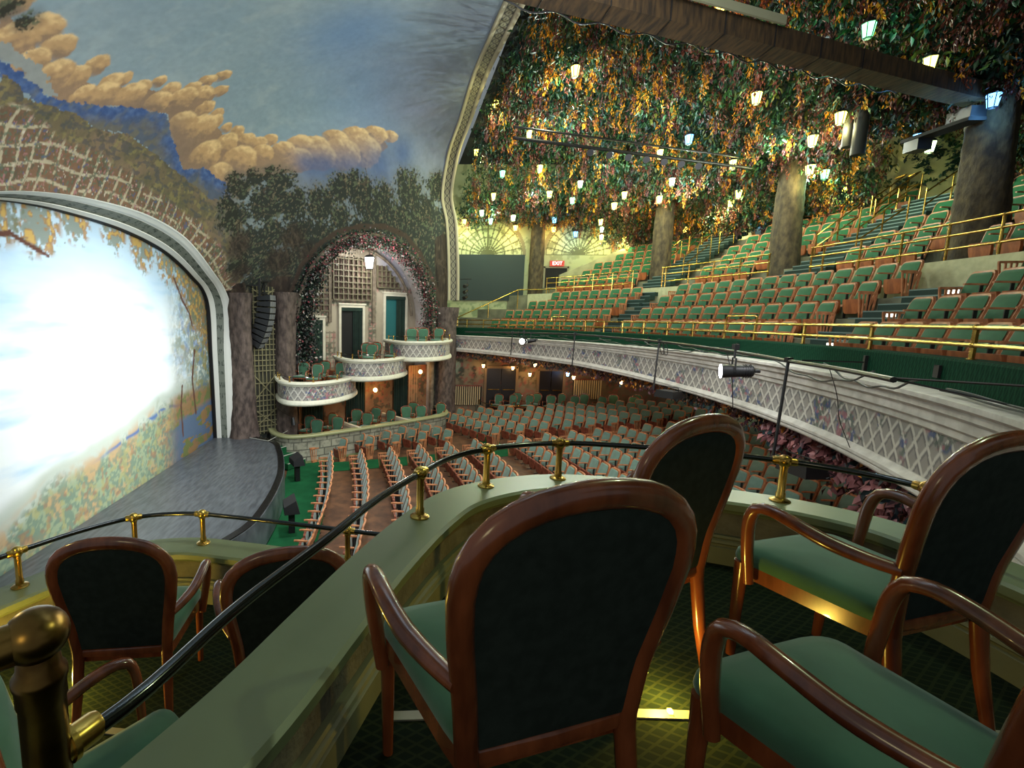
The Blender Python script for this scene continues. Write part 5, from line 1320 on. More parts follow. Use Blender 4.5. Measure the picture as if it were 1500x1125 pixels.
# ------------------------------------------------------------------ stalls
spots = []
for k in range(17):
    R = 30 + 1.09 * k + (.75 if k >= 6 else 0)
    def yx(x, R=R): return 32.1 - math.sqrt(R * R - (x - 11) ** 2)
    xa = xaisle(yx(17.5))
    # centre block, counted from the far aisle; thinned at the aisle near our side
    x = xa - .85; i = 0
    while x > 3.6:
        y = yx(x); rz = math.atan2(-(x - 11), (32.1 - y)) * -1
        rz = -math.atan2((11 - x), (32.1 - y)) if True else rz
        if not (k >= 6 and abs(x - 10.7) < .55):
            spots.append((x, y, zfl(y), math.atan2(32.1 - y, 11 - x) - PI / 2, 'stalls seat in the %s row from the stage, %s from the far side aisle' % (ORD[k], ORD[min(i, 25)]), 1 if i == 0 else 0))
        x -= .56; i += 1
    # side block between the aisle and the stone wall
    x = xa + .85; i = 0
    xm = [18.6, 19.7, 20.9, 21.9, 22.9, 23.4, 24.0, 24.3, 24.4, 24.5, 24.5, 24.5, 24.5, 24.6, 24.6, 24.6, 24.6][k]
    while x < xm:
        y = yx(x) + (x - xa) * (.48 if k < 6 else .22); spots.append((x, y, zfl(y), math.atan2(32.1 - y, 11 - x) - PI / 2 + (.42 if k < 6 else .2), 'stalls seat beyond the far side aisle, %s row from the stage, %s from the aisle' % (ORD[k], ORD[min(i, 25)]), -1 if i == 0 else 0))
        x += .56; i += 1
place_seats(SEATS, spots, 300, 'rows of stalls seats hidden below the box front or far under the balcony', 'stalls seats')

# side wall under the balcony: doors, radiators, lamps, raised boxes
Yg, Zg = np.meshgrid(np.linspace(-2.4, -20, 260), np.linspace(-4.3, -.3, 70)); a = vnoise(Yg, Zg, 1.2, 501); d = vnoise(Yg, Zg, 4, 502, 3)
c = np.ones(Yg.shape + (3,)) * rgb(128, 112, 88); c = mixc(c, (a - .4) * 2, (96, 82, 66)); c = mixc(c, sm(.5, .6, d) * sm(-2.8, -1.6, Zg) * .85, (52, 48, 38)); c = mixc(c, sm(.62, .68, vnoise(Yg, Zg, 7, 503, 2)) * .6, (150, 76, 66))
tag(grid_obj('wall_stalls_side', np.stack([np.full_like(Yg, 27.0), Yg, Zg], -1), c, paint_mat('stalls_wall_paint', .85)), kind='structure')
m = MB(); m.sweep(arcp(26.5, -50, 26, 40), [(0, -4.3), (0, -.3)], pclosed=False); tag(m.build('wall_stalls_rear', mat('stalls_rear', (104, 76, 54), .85, scale=1.5, col2=(66, 48, 38))), kind='structure')
m = MB(); m.sweep(arcp(17.1, PH0, PH1, 60), [(0, -.28), (-10, -.28)], pclosed=False); tag(m.build('ceiling_under_balcony', mat('under_balcony', (40, 30, 30), .95)), kind='structure')
for y0, y1, z1, lb in ((-4.98, -6.6, -1.27, 'black double doors under the balcony, left pair between the radiators'), (-7.92, -9.22, -1.38, 'black double doors under the balcony, right pair between the radiators')):
    t = thing('double_door', lb, 'door'); ym = (y0 + y1) / 2
    for a0, a1 in ((y0, ym + .02), (ym - .02, y1)):
        d_ = MB().box((26.9, (a0 + a1) / 2, -2.45), (.06, a0 - a1, 2.35 if z1 > -1.3 else 2.2)).build('door_leaf', mat('door_black', (24, 20, 19), .4) if 'door_black' not in bpy.data.materials else bpy.data.materials['door_black'], t)
        MB().bar((26.84, a0 - .08, -2.5), (26.84, a1 + .08, -2.5), .04, .05).build('push_bar', M['brass'], d_)
    MB().bar((26.88, y0 + .07, -3.7), (26.88, y0 + .07, z1 + .05), .08, .14).bar((26.88, y1 - .07, -3.7), (26.88, y1 - .07, z1 + .05), .08, .14).bar((26.88, y0 + .1, z1 + .03), (26.88, y1 - .1, z1 + .03), .08, .14).build('frame', mat('door_frame_tan', (120, 96, 66), .7) if 'door_frame_tan' not in bpy.data.materials else bpy.data.materials['door_frame_tan'], t)
for y0, y1, z0, z1, lb in ((-3.1, -4.72, -3.4, -2.34, 'pale slatted radiator cover beside the left pair of black doors'), (-9.8, -11.3, -2.95, -1.9, 'pale slatted radiator cover right of the black doors')):
    t = thing('radiator_cover', lb, 'radiator'); m = MB(); y = y0 - .06
    while y > y1: m.box((26.8, y, (z0 + z1) / 2), (.05, .06, z1 - z0)); y -= .12
    m.build('slats', mat('slat_cream', (200, 178, 132), .6) if 'slat_cream' not in bpy.data.materials else bpy.data.materials['slat_cream'], t)
    MB().box((26.86, (y0 + y1) / 2, (z0 + z1) / 2), (.04, y0 - y1, z1 - z0)).build('backing', M['dark'], t); MB().bar((26.8, y0, z1 + .04), (26.8, y1, z1 + .04), .14, .06).build('shelf', M['seat_wood_red'], t)
# raised side boxes with low wall and rail
bpth = spline([(26.9, -4.5), (25.4, -4.8), (24.9, -5.6), (24.8, -8), (24.7, -11), (24.6, -15)], 60)
t = thing('side_box_wall', 'low curved cream wall with brass rail in front of the armchairs below the black doors', 'low wall')
m = MB(); m.sweep(bpth, [(-.08, -4.3), (-.08, -3.35), (.08, -3.35), (.08, -4.3)]); m.build('wall', M['stone'], t, angle=30)
m = MB(); m.tube([(x, y, -3.08) for x, y in bpth], .02, 6); m.build('rail', M['brass_dark'], t)
for k in range(2, 60, 7): m = MB(); m.tube([(bpth[k][0], bpth[k][1], -3.35), (bpth[k][0], bpth[k][1], -3.08)], .022, 6).ball((bpth[k][0], bpth[k][1], -3.05), .04, 8); m.build('post', M['brass'], t)
m = MB(); m.add([(27, -4.5, -3.6), (24.9, -5.2, -3.6), (24.7, -15, -3.6), (27, -15, -3.6)], [(0, 1, 2, 3)]); m.build('box_floor', M['carpet'], t)
for j, (x, y, h) in enumerate(((25.6, -5.3, 2.4), (25.5, -6.0, 2.2), (26.2, -6.5, 2.6), (25.5, -6.9, 2.3), (26.1, -7.5, 2.4), (25.5, -8.1, 2.5), (26.1, -8.8, 2.2), (25.4, -9.3, 2.4), (26.1, -10.1, 2.5), (25.4, -10.7, 2.2), (26.0, -11.6, 2.4), (25.4, -12.4, 2.4), (26.1, -12.9, 2.4))):
    put_chair(x, y, -3.6, h, 'dim distant armchair behind the low curved wall under the balcony, %s from the left' % ORD[j], 'armchairs in the side box')
SC = [((709, 529), 'O'), ((753, 532), 'O'), ((777, 544), 'O'), ((787, 531), 'O'), ((837, 549), 'O'), ((903, 557), 'O'), ((829, 544), 'B'), ((668, 533), 'C')]
for j, (x, y, z, k_) in enumerate(((26.7, -4.72, -1.15, 'O'), (26.7, -6.35, -1.25, 'O'), (26.7, -7.3, -1.6, 'O'), (26.5, -7.5, -1.05, 'O'), (26.4, -9.6, -1.7, 'O'), (25.8, -11.9, -1.85, 'O'), (26.2, -9.2, -1.5, 'B'), (26.7, -3.0, -1.2, 'C'))):
    cl = {'O': ('amber', (1, .6, .24), (255, 190, 110)), 'B': ('blue', (.25, .5, 1), (90, 150, 255)), 'C': ('cyan', (.2, .9, 1), (90, 230, 255))}[k_]
    t = thing('wall_lantern', 'small %s lantern on the wall under the balcony, %s of eight from the left' % (cl[0], ORD[j]), 'lantern', (x - .1, y, z), group='lanterns under the balcony')
    nm = 'under_glass_' + cl[0]
    MB().lathe([(.05, -.1), (.09, .08)], k=6).build('lantern_glass', bpy.data.materials.get(nm) or mat(nm, cl[2], .4, em=cl[1], emstr=16), t)
    MB().lathe([(.10, .08), (.02, .15)], k=6).bar((0, 0, .12), (.2, 0, .12), .02, .02).build('lantern_frame', M['black_metal'], t)
    light('POINT', 'wall_lantern_light', (x - .35, y, z - .05), 9 if k_ == 'O' else 3, cl[1], .06)
# leaves hanging along the underside of the balcony front
n = 9000; p = rng.uniform(-40, 48, n); r = 17.12 + np.abs(rng.normal(size=n)) * .9; cl = vnoise(p, r, .45, 600, 2); zl = np.interp(p, [-48, -31, -23, -11, 5, 21, 50], [-.80, -.76, -.74, -.67, -.55, -.38, -.26])
hang = np.interp(p, [-40, -15, 5, 50], [.62, .5, .35, .22]); z = zl + .25 - rng.uniform(0, 1, n) ** 1.3 * (hang + .3)
C_ = np.stack([BC[0] + r * np.sin(np.radians(p)), BC[1] - r * np.cos(np.radians(p)), z], 1); D_ = rng.normal(size=(n, 3)) * .5 + np.array([0, 0, -1])
mi = np.where(cl < .42, 1, np.where(cl < .52, 2, np.where(cl < .56, 3, np.where(p < -12, 0, 2)))); mi = np.where(rng.uniform(size=n) < .18, rng.choice(4, n, p=[.2, .4, .3, .1]), mi)
tag(leaf_mesh('hanging_leaves', C_, D_, rng.uniform(.10, .20, n) * np.interp(p, [-40, 0], [1.2, .8]), LP, mi, wid=.5), 'silk leaves in plum, slate, pink and orange hanging under the balcony front', 'foliage', kind='stuff')
n = 4200; p = rng.uniform(-32, -8, n); r = 17.15 + rng.uniform(0, 1, n) ** 1.5 * 1.8; k = np.floor(p * 1.3) + np.floor(r * 2) * 7; drop = .25 + .75 * ((np.sin(k * 12.9) * 43758.5) % 1)
z = -.70 - rng.uniform(0, 1, n) * drop * 1.0; C_ = np.stack([BC[0] + r * np.sin(np.radians(p)), BC[1] - r * np.cos(np.radians(p)), z], 1)
tag(leaf_mesh('pink_leaves', C_, rng.normal(size=(n, 3)) * .5 + np.array([0, 0, -1]), rng.uniform(.14, .26, n), LP, rng.choice(4, n, p=[.66, .10, .22, .02]), wid=.55), 'large dusty pink silk leaves hanging below the nearest stretch of balcony front', 'foliage', kind='stuff')

# ------------------------------------------------------------------ leaf ceiling with lanterns
def canopy_bottom(x, y):
    r = np.hypot(x - BC[0], y - BC[1]); p = np.degrees(np.arctan2(x - BC[0], BC[1] - y)) - (r - 24) * 1.6
    gap = sm(.5, 1.6, p) * (1 - sm(7.0, 8.0, p))          # the leaves part before the cream rear wall
    return 8.9 - 2.25 * sm(15.5, 22.5, r) - 1.5 * sm(21, 26.5, x) * (1 - sm(17, 22, r)) - 1.0 * sm(22.8, 25.6, r) * (1 - gap) + 1.0 * gap * sm(22.6, 23.6, r) + (vnoise(x, y, .8, 700, 2) - .5) * .5


def scatter(n):
    x = rng.uniform(5.5, 28, n); y = -3.3 - rng.uniform(0, 1, n) * 15.5; r = np.hypot(x - BC[0], y - BC[1]); k = (r < 26.9) & (x < 28)
    w_ = np.clip(13.0 / np.hypot(x, y), .35, 1.0); k &= rng.uniform(size=n) < w_ + .25
    return x[k], y[k]


def sprays(n, per, length, spread, size, mats, mi_fn, name, label, up=.5, wid=.38, lowbias=0.0, down=.9):
    x, y = scatter(n); m_ = len(x); base = canopy_bottom(x, y) + rng.uniform(0, up, m_) - lowbias
    X = np.repeat(x, per); Y = np.repeat(y, per); t = rng.uniform(0, 1, len(X)); L_ = np.repeat(rng.uniform(.6, 1.3, m_) * length, per)
    sp = spread * (1 - t * .75); Z = np.repeat(base, per) + length * .5 - t * L_
    C_ = np.stack([X + rng.normal(size=len(X)) * sp, Y + rng.normal(size=len(X)) * sp, Z], 1)
    D_ = rng.normal(size=(len(X), 3)) * .55 + np.array([0, 0, -down])
    mi = np.repeat(mi_fn(x, y, m_), per)
    return tag(leaf_mesh(name, C_, D_, rng.uniform(.7, 1.3, len(X)) * size, mats, mi, wid=wid), label, 'foliage', kind='stuff')


sprays(9500, 13, .6, .24, .18, LG, lambda x, y, n: rng.choice(3, n, p=[.5, .3, .2]), 'green_leaves', 'dense dark green leaves covering the ceiling over the balcony', up=.7)


def autumn(x, y, n):
    a = vnoise(x, y, .55, 710, 3); u = rng.uniform(size=n)
    return np.where(u < .22 + .8 * (a - .45), 3, np.where(u < .62, 4, 5))


sprays(4300, 28, .60, .085, .10, LG, autumn, 'autumn_tassels', 'hanging tassels of amber, rust and maroon leaves below the green ceiling', up=.25, wid=.36, lowbias=.10, down=1.6)

# timber beam and lighting bars
a, b = np.array([8.2, -1.6, 6.62]), np.array([12.25, -13.2, 6.62])
t = thing('ceiling_beam', 'long painted timber beam crossing the leaf ceiling', 'beam'); MB().bar(a, b, .42, .36).build('beam', M['beam'], t, smooth=False)
m = MB(); m.bar(a + np.array([-.45, .0, .12]), a * .55 + b * .45 + np.array([-.45, 0, .12]), .04, .14); m.build('pale_side_board', mat('side_board', (150, 150, 120), .7), t)
m = MB()
for k in range(7):
    q = a + (b - a) * (.05 + k * .1); m.tube([q + np.array([-.24, 0, .2]), q + np.array([-.24, 0, -.2]), q + np.array([.24, 0, -.2]), q + np.array([.24, 0, .2])], .012, 5)
m.tube([a + (b - a) * f + np.array([.25, 0, -.16 - .10 * math.sin(f * 40) ** 2]) for f in np.linspace(0, .8, 60)], .015, 5); m.build('cable', M['black_metal'], t)
t = thing('lighting_bar', 'dark lighting bar with a row of slim spotlights in the leaf ceiling', 'lighting bar')
a, b = np.array([14.6, -3.2, 6.55]), np.array([17.4, -11.8, 6.55]); MB().tube([a, b], .05, 8).build('bar', M['black_metal'], t); MB().tube([a + np.array([0, 0, .3]), b + np.array([0, 0, .3])], .03, 6).build('upper_bar', M['black_metal'], t)
for k in range(7):
    q = a + (b - a) * (.30 + k * .075); d_ = np.array([-.45, .25, -.16]); m = MB(); m.tube([q + d_ * -.1 + np.array([0, 0, -.12]), q + d_ + np.array([0, 0, -.12])], [.07, .10], 10).bar(q, q + np.array([0, 0, -.12]), .03, .03); m.build('spotlight', M['black_metal'], t)

# lanterns
LAN = [(15.1,-4.99,8.65,'Y'),(19.3,-3.5,9.49,'Y'),(23.71,-3.5,9.22,'Y'),(19.94,-4.96,8.66,'Y'),(22.23,-6.07,8.08,'Y'),(24.2,-4.46,7.39,'Y'),(22.98,-4.6,8.07,'G'),(23.35,-6.88,7.28,'Y'),(22.25,-7.86,7.43,'W'),(23.3,-7.93,6.99,'G'),(21.88,-9.64,6.88,'Y'),(18.67,-9.39,7.53,'Y'),(17.38,-9.66,7.58,'B'),(14.57,-9.83,7.68,'Y'),(17.58,-11.32,6.84,'Y'),(19.84,-10.53,6.88,'W'),(21.37,-10.88,6.59,'Y'),(22.91,-9.68,6.67,'Y'),(19.75,-13.04,6.41,'Y'),(21.24,-13.75,6.4,'Y'),(22.36,-13.92,6.41,'Y'),(24.51,-14.86,6.41,'W'),(22.82,-16.02,6.34,'B'),(23.76,-15.66,5.89,'Y'),(25.88,-14.61,6.18,'O'),(23.04,-11.81,6.4,'O'),(25.21,-10.04,6.41,'Y'),(27.15,-10.91,6.4,'W'),(27.3,-10.97,6.0,'Y'),(27.34,-12.23,5.94,'Y'),(27.33,-9.57,6.18,'B'),(25.46,-7.81,6.55,'B'),(27.27,-8.36,6.41,'O'),(25.5,-5.75,6.65,'W'),(27.32,-6.3,6.49,'O'),(26.12,-4.73,6.6,'G'),(27.37,-3.5,6.81,'Y'),(25.38,-4.13,6.86,'W'),(11.44,-9.89,7.69,'G'),(11.44,-11.26,7.01,'Y'),(11.83,-13.12,6.45,'B'),(13.92,-11.62,6.9,'Y'),(15.12,-11.92,6.75,'Y'),(16.73,-13.22,6.42,'Y'),(17.16,-14.06,6.4,'G'),(18.9,-16.23,6.41,'Y'),(20.27,-16.87,6.28,'O'),(14.07,-13.85,6.41,'B'),(14.66,-14.77,6.42,'W'),(12.19,-7.2,8.62,'O'),(22.62,-13.27,4.09,'Y'),(19.05,-17.19,5.8,'Y')]
LC = {'Y': ('yellow', (1.0, .93, .14), (255, 250, 140), 7), 'W': ('pale green', (.70, 1.0, .45), (235, 255, 220), 8), 'G': ('green', (.25, 1.0, .45), (140, 255, 170), 6), 'B': ('blue', (.16, .48, 1.0), (110, 170, 255), 8), 'O': ('orange', (1.0, .62, .10), (255, 220, 130), 7)}
glass = {k: mat('lantern_glass_' + v[0].replace(' ', '_'), v[2], .4, em=v[1], emstr=v[3] * (.55 if k in 'BG' else 1)) for k, v in LC.items()}
cap_mb = MB().lathe([(.125, .115), (.125, .13), (.06, .20), (.015, .23)], k=6).lathe([(.05, -.15), (.08, -.125)], k=6)
for j in range(6): cap_mb.bar((.078 * math.cos(j * PI / 3), .078 * math.sin(j * PI / 3), -.125), (.115 * math.cos(j * PI / 3), .115 * math.sin(j * PI / 3), .115), .012, .012)
cap_me = cap_mb.build('lantern_frame', M['black_metal'], link=False, angle=20).data
gl_me = {k: MB().lathe([(.072, -.12), (.108, .115)], k=6).build('lantern_glass', glass[k], link=False, angle=20).data for k in LC}
ch_me = MB().tube([(0, 0, .22), (0, 0, 1.0)], .006, 4).build('chain', M['black_metal'], link=False).data
cnt = {}
for j, (x, y, z, k) in enumerate(LAN):
    z = z - .12; cnt[k] = cnt.get(k, 0) + 1
    d_ = math.hypot(x, y)
    t = thing('hanging_lantern', 'hanging %s lantern in the leaf ceiling, %s nearest of its colour' % (LC[k][0], 'x'), 'lantern', (x, y, z), rng.uniform(0, 1), 'lanterns in the leaf ceiling'); t.scale = (1.15, 1.15, 1.15)
    t['_d'] = d_; t['_k'] = k
    for nm, me in (('lantern_glass', gl_me[k]), ('lantern_frame', cap_me), ('chain', ch_me)):
        o = bpy.data.objects.new(nm, me); COL.objects.link(o); o.parent = t
    light('POINT', 'lantern_light', (x, y, z - .30), {'Y': 68, 'W': 56, 'G': 30, 'B': 26, 'O': 50}[k], {'Y': (1, .95, .42)}.get(k, LC[k][1]), .03)
for k in LC:
    L_ = sorted([o for o in COL.objects if o.get('_k') == k], key=lambda o: o['_d'])
    for i, o in enumerate(L_):
        o['label'] = 'hanging %s lantern in the leaf ceiling, %s nearest of that colour' % (LC[k][0], ORD[i] if i < 26 else 'far ' + ORD[i - 26]); del o['_k']; del o['_d']
# small bright work lights hidden in the leaves
for j, (x, y, z) in enumerate(((15.6, -4.9, 8.5), (18.6, -6.0, 8.1), (16.6, -8.1, 7.9), (18.8, -5.2, 8.3), (20.2, -8.2, 7.4), (15.8, -11.7, 6.9), (20.0, -11.0, 6.8), (25.6, -4.6, 7.0), (23.4, -6.2, 7.5), (13.0, -8.6, 7.8), (17.5, -14, 6.7))):
    light('POINT', 'leaf_spot', (x, y, z - .35), 260 if j < 7 else 150, (.86, 1.0, .96), .02)

# ------------------------------------------------------------------ the two near boxes
O1 = spline([(-.9, 1.5), (-.3, 1.24), (.25, .95), (.60, .74), (1.09, .48), (1.42, .345), (1.82, .18), (2.29, -.055), (2.56, -.24), (2.76, -.50), (2.88, -.78), (2.92, -1.05), (2.86, -1.45), (2.72, -1.88), (2.55, -2.2), (2.30, -2.42), (1.95, -2.50), (1.4, -2.5), (.6, -2.4), (-.2, -2.25)], 150)
O2 = spline([(.6, 3.05), (1.3, 2.92), (2.0, 2.68), (2.58, 2.38), (2.98, 2.12), (3.22, 1.86), (3.31, 1.5), (3.26, 1.1), (3.18, .7), (3.11, .37), (3.02, -.05), (2.95, -.35)], 110)


def near_box(path, rim, floor, label, nm):
    t = thing('box_parapet', label, 'parapet')
    z = rim
    MB().sweep(path, [(0, z - .015), (-.01, z), (-.235, z), (-.25, z - .012), (-.25, z - .045), (-.24, z - .055), (-.23, z - .055), (-.225, z - .07), (-.05, z - .07), (-.04, z - .05), (0, z - .05)]).build('cap', M['rim_green'], t, angle=35)
    MB().sweep(path, [(-.205, z - .07), (-.205, z - .20), (-.05, z - .20), (-.05, z - .07)]).build('inner_panel', M['panel_grey'], t, angle=35)
    a = z - .20; MB().sweep(path, [(-.20, a), (-.225, a), (-.23, a - .012), (-.222, a - .02), (-.235, a - .028), (-.24, a - .04), (-.228, a - .05), (-.228, a - .06), (-.238, a - .066), (-.238, floor), (-.05, floor), (-.05, a)]).build('base_moulding', M['mould'], t, angle=25)
    MB().sweep(path, [(-.04, z - .05), (-.05, z - .07), (-.05, z - .85), (.02, z - .88), (.02, z - .98), (-.1, z - 1.0), (-.1, z - .5)]).build('outer_front', M['grey_white'], t, angle=35)
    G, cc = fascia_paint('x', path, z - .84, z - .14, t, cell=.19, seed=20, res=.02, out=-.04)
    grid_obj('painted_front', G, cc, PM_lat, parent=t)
    return t


near_box(O1, .45, .09, 'sage green capped curved parapet of the nearest theatre box, crossing the foreground', 'near')
near_box(O2, -.22, -.59, 'sage green capped curved parapet of the lower neighbouring box', 'low')
pf = [tuple(q) for q in offset(O1, -.1)] + [(-1.5, -2.0), (-1.8, 1.6)]
MB().prism(pf, -.02, .09).build('floor_near_box', M['carpet'], smooth=False)['kind'] = 'structure'
pf = [tuple(q) for q in offset(O2, -.1)] + [(2.55, -.35), (2.2, .0), (1.5, .25), (.9, .5), (.2, .95), (-.2, 1.3), (.1, 2.9)]
MB().prism(pf, -.72, -.59).build('floor_lower_box', M['carpet'], smooth=False)['kind'] = 'structure'


def rail_post(t, x, y, z, h=.22, r=.018, ball=.034, k=16):
    """flange, tube, collar and ball"""
    MB().lathe([(.047, 0), (.047, .005), (.04, .010), (.030, .012), (r * 1.25, .016), (r * 1.2, .045), (r, .05), (r, h - ball * 1.0), (r * 1.2, h - ball * .95), (r * 1.2, h - ball * .7), (ball * .6, h - ball * .8)], (x, y, z), k).ball((x, y, z + h), ball, k).build('brass_post', M['brass'], t, angle=50)


def near_rail(pts, zr, zrim, posts, label, r=.0155):
    t = thing('box_railing', label, 'railing')
    P = spline(pts, 110); R = np.c_[P, np.full(len(P), zr)]
    MB().tube(R, r, 14).build('rail', M['rail_black'], t, angle=60)
    for x, y in posts:
        rail_post(t, x, y, zrim, zr - zrim)
        i = int(np.argmin(np.hypot(P[:, 0] - x, P[:, 1] - y))); a, b = R[max(0, i - 1)], R[min(len(R) - 1, i + 1)]; d = (b - a) / np.linalg.norm(b - a); c_ = np.array([x, y, zr])
        MB().tube([c_ - d * .052, c_ - d * .044, c_ + d * .044, c_ + d * .052], [.019, .0215, .0215, .019], 14).build('collar', M['brass'], t, angle=40)
    return t


def on(path, off, x, y):
    Q = offset(path, off); i = int(np.argmin(np.hypot(Q[:, 0] - x, Q[:, 1] - y))); return (float(Q[i, 0]), float(Q[i, 1]))


NP_ = [on(O1, -.09, *q) for q in ((2.2, -.09), (2.66, -.51), (2.78, -.98), (2.68, -1.55), (2.42, -1.97), (2.12, -2.36), (1.4, -2.4))]
rp = [tuple(q) for q in offset(O1, -.09)[::3] if True]
rp = [q for q in rp if (q[0] > .80 or q[1] < -1)]
tn = near_rail([(.68, .565), (.81, .497), (1.11, .40), (1.5, .228), (1.85, .084)] + [q for q in rp if q[0] > 2.15 or q[1] < -1][:-1], .67, .45, NP_[:3] + NP_[4:6], 'glossy black handrail on brass posts along the nearest box parapet')
# big newel post at the near end
t = thing('newel_post', 'large brass newel post with ball top at the near end of the black handrail', 'newel post', (.68, .57, .45))
MB().lathe([(.075, 0), (.075, .01), (.05, .018), (.04, .022), (.034, .03), (.0335, .33), (.036, .335), (.036, .36), (.039, .37), (.039, .38), (.032, .39), (.028, .43)], k=24).build('tube', M['brass_dark'], t, angle=50)
MB().ball((0, 0, .446), .047, 28, sq=.9).build('ball', M['brass_dark'], t, angle=80)
d = Vector((.30, -.145, 0)).normalized(); MB().tube([d * .02 + Vector((0, 0, .22)), d * .075 + Vector((0, 0, .22)), d * .085 + Vector((0, 0, .22))], [.026, .026, .0225], 20).tube([d * .03 + Vector((0, 0, .22)), d * .04 + Vector((0, 0, .22))], .031, 20).build('rail_socket', M['brass'], t, angle=40)
d = Vector((-.5, .45, 0)).normalized(); MB().tube([d * .03 + Vector((0, 0, .445)), d * .09 + Vector((0, 0, .445))], .032, 20).build('rail_socket', M['brass_dark'], t, angle=40)
MB().tube([d * .09 + Vector((0, 0, .445)), d * .9 + Vector((0, 0, .445))], .022, 14).build('upper_rail', M['rail_black'], t)
l2 = [q for q in [tuple(a) for a in offset(O2, -.09)]]
near_rail(l2[4::4], 0.0, -.22, [on(O2, -.09, *q) for q in ((1.5, 2.8), (2.61, 2.28), (3.12, 1.85), (3.22, 1.38), (3.05, .3))], 'glossy black handrail on brass posts around the lower neighbouring box')

G1 = 'armchairs in the nearest box'
put_chair(1.17, -.27, .09, .32, 'large dark backed armchair in the centre foreground, nearest of all', G1)
put_chair(1.80, -.82, .09, .50, 'armchair mostly hidden behind the large centre foreground armchair', G1)
put_chair(1.66, -1.62, .09, .29, 'armchair beside the balcony front, its green seat and dark back both visible', G1)
put_chair(.98, -1.05, .09, .33, 'armchair cut off by the bottom right corner, showing its wide green seat', G1)
G2 = 'armchairs in the lower box'
put_chair(2.28, 1.33, -.59, .15, 'dark backed armchair fully visible in the lower neighbouring box', G2)
put_chair(2.22, .56, -.59, .30, 'armchair top half hidden behind the black handrail in the lower box', G2)
put_chair(1.36, .90, -.59, -.8, 'armchair at the bottom edge of the lower box, only its seat showing', G2)
for nm, pts, z, led in (('near', [(1.42, .02), (1.46, -.5), (1.47, -.95), (1.46, -1.5), (1.42, -2.2)], .09, (1.475, -.93)), ('lower', [(1.95, 2.6), (2.03, 1.9), (2.0, 1.2), (1.9, .4)], -.59, (2.05, 1.82))):
    P = spline(pts, 30); t = thing('floor_strip', 'pale metal floor strip with tiny yellow lamp across the carpet of the %s box' % ('nearest' if nm == 'near' else 'lower neighbouring'), 'floor strip')
    MB().sweep(P, [(-.018, z), (-.018, z + .006), (.018, z + .006), (.018, z)]).build('strip', mat('strip_metal_' + nm, (150, 148, 130), .45, metal=.3), t)
    MB().box((led[0], led[1], z + .011), (.014, .014, .012)).build('lamp', mat('tiny_amber_' + nm, (255, 200, 60), .4, em=(1, .72, .1), emstr=12), t)
    light('POINT', 'strip_lamp_light', (led[0] + .06, led[1], z + .10), 6 if nm == 'near' else 20, (1, .68, .10), .02)

# ------------------------------------------------------------------ lighting pipe in front of the balcony
t = thing('lighting_pipe', 'long black lighting pipe on rods along the balcony front', 'lighting pipe')
pts = [bp(p, 16.3, float(np.interp(p, [-28, -16, 3, 18.7, 31, 40], [.77, .73, .82, .88, .84, .78]))) for p in np.linspace(-28, 42, 70)]
MB().tube(pts, .034, 8).build('pipe', M['black_metal'], t)
for p, zt, zb_ in ((31.5, .85, -.17), (18.5, .9, -.29), (2.9, .85, -.58), (-16.4, .75, -.98)):
    MB().tube([bp(p, 16.3, zt + .03), bp(p, 16.25, zb_)], .024, 8).box(bp(p, 16.3, zt), (.09, .09, .09)).build('drop_rod', M['black_metal'], t)
for p in (-27.5, -18, -4, 9, 22, 33):
    MB().tube([bp(p, 16.3, .78), bp(p - 4 if p == -27.5 else p, 17.12, .78 if p != -27.5 else .86)], .012, 5).tube([bp(p, 16.3, .78), bp(p - 3 if p == -27.5 else p, 17.12, .60)], .010, 5).box(bp(p - 4 if p == -27.5 else p, 17.13, .76), (.05, .05, .26), math.radians(p)).build('bracket', M['black_metal'], t)
for k, (a_, b_, sag, r_) in enumerate(((-27, -18, .22, 16.6), (-24, -12, .28, 16.5), (-12, 0, .10, 16.35), (-5, 6, .16, 16.4), (3, 14, .12, 16.35), (12, 26, .10, 16.4), (-40, -26, -.1, 16.9), (-42, -26, -.14, 16.95), (24, 38, .08, 16.35))):
    q = [bp(a_ + (b_ - a_) * f, r_, .76 - sag * 4 * f * (1 - f) + .02 * math.sin(f * 23 + k)) for f in np.linspace(0, 1, 24)]
    if sag < 0: q = [bp(a_ + (b_ - a_) * f, r_, .60 + .02 * k % .05 + .01 * math.sin(f * 15)) for f in np.linspace(0, 1, 24)]
    MB().tube(q, .014, 5).build('cable', mat('cable_grey', (52, 58, 56), .5) if k == 0 else bpy.data.materials['cable_grey'], t)
for p in (2.2, 1.6):
    c = bp(p, 16.28, .62); MB().tube([(c[0] + .10 * math.cos(a), c[1] + .03 * math.sin(a), c[2] + .16 * math.sin(a)) for a in np.linspace(0, 2 * PI, 18)], .01, 5).build('cable_coil', M['black_metal'], t)
q = [bp(-19.5, 16.5, .7), bp(-19.8, 16.6, .3), bp(-19.6, 16.7, -.1), bp(-20.2, 16.8, -.5)]; MB().tube(spline(q, 20), .006, 5).build('cable', M['black_metal'], t)
q = [bp(-7.9, 16.3, .75), bp(-8.3, 16.4, .2), bp(-7.6, 16.6, -.6)]; MB().tube(spline(q, 20), .010, 5).build('cable', M['black_metal'], t)


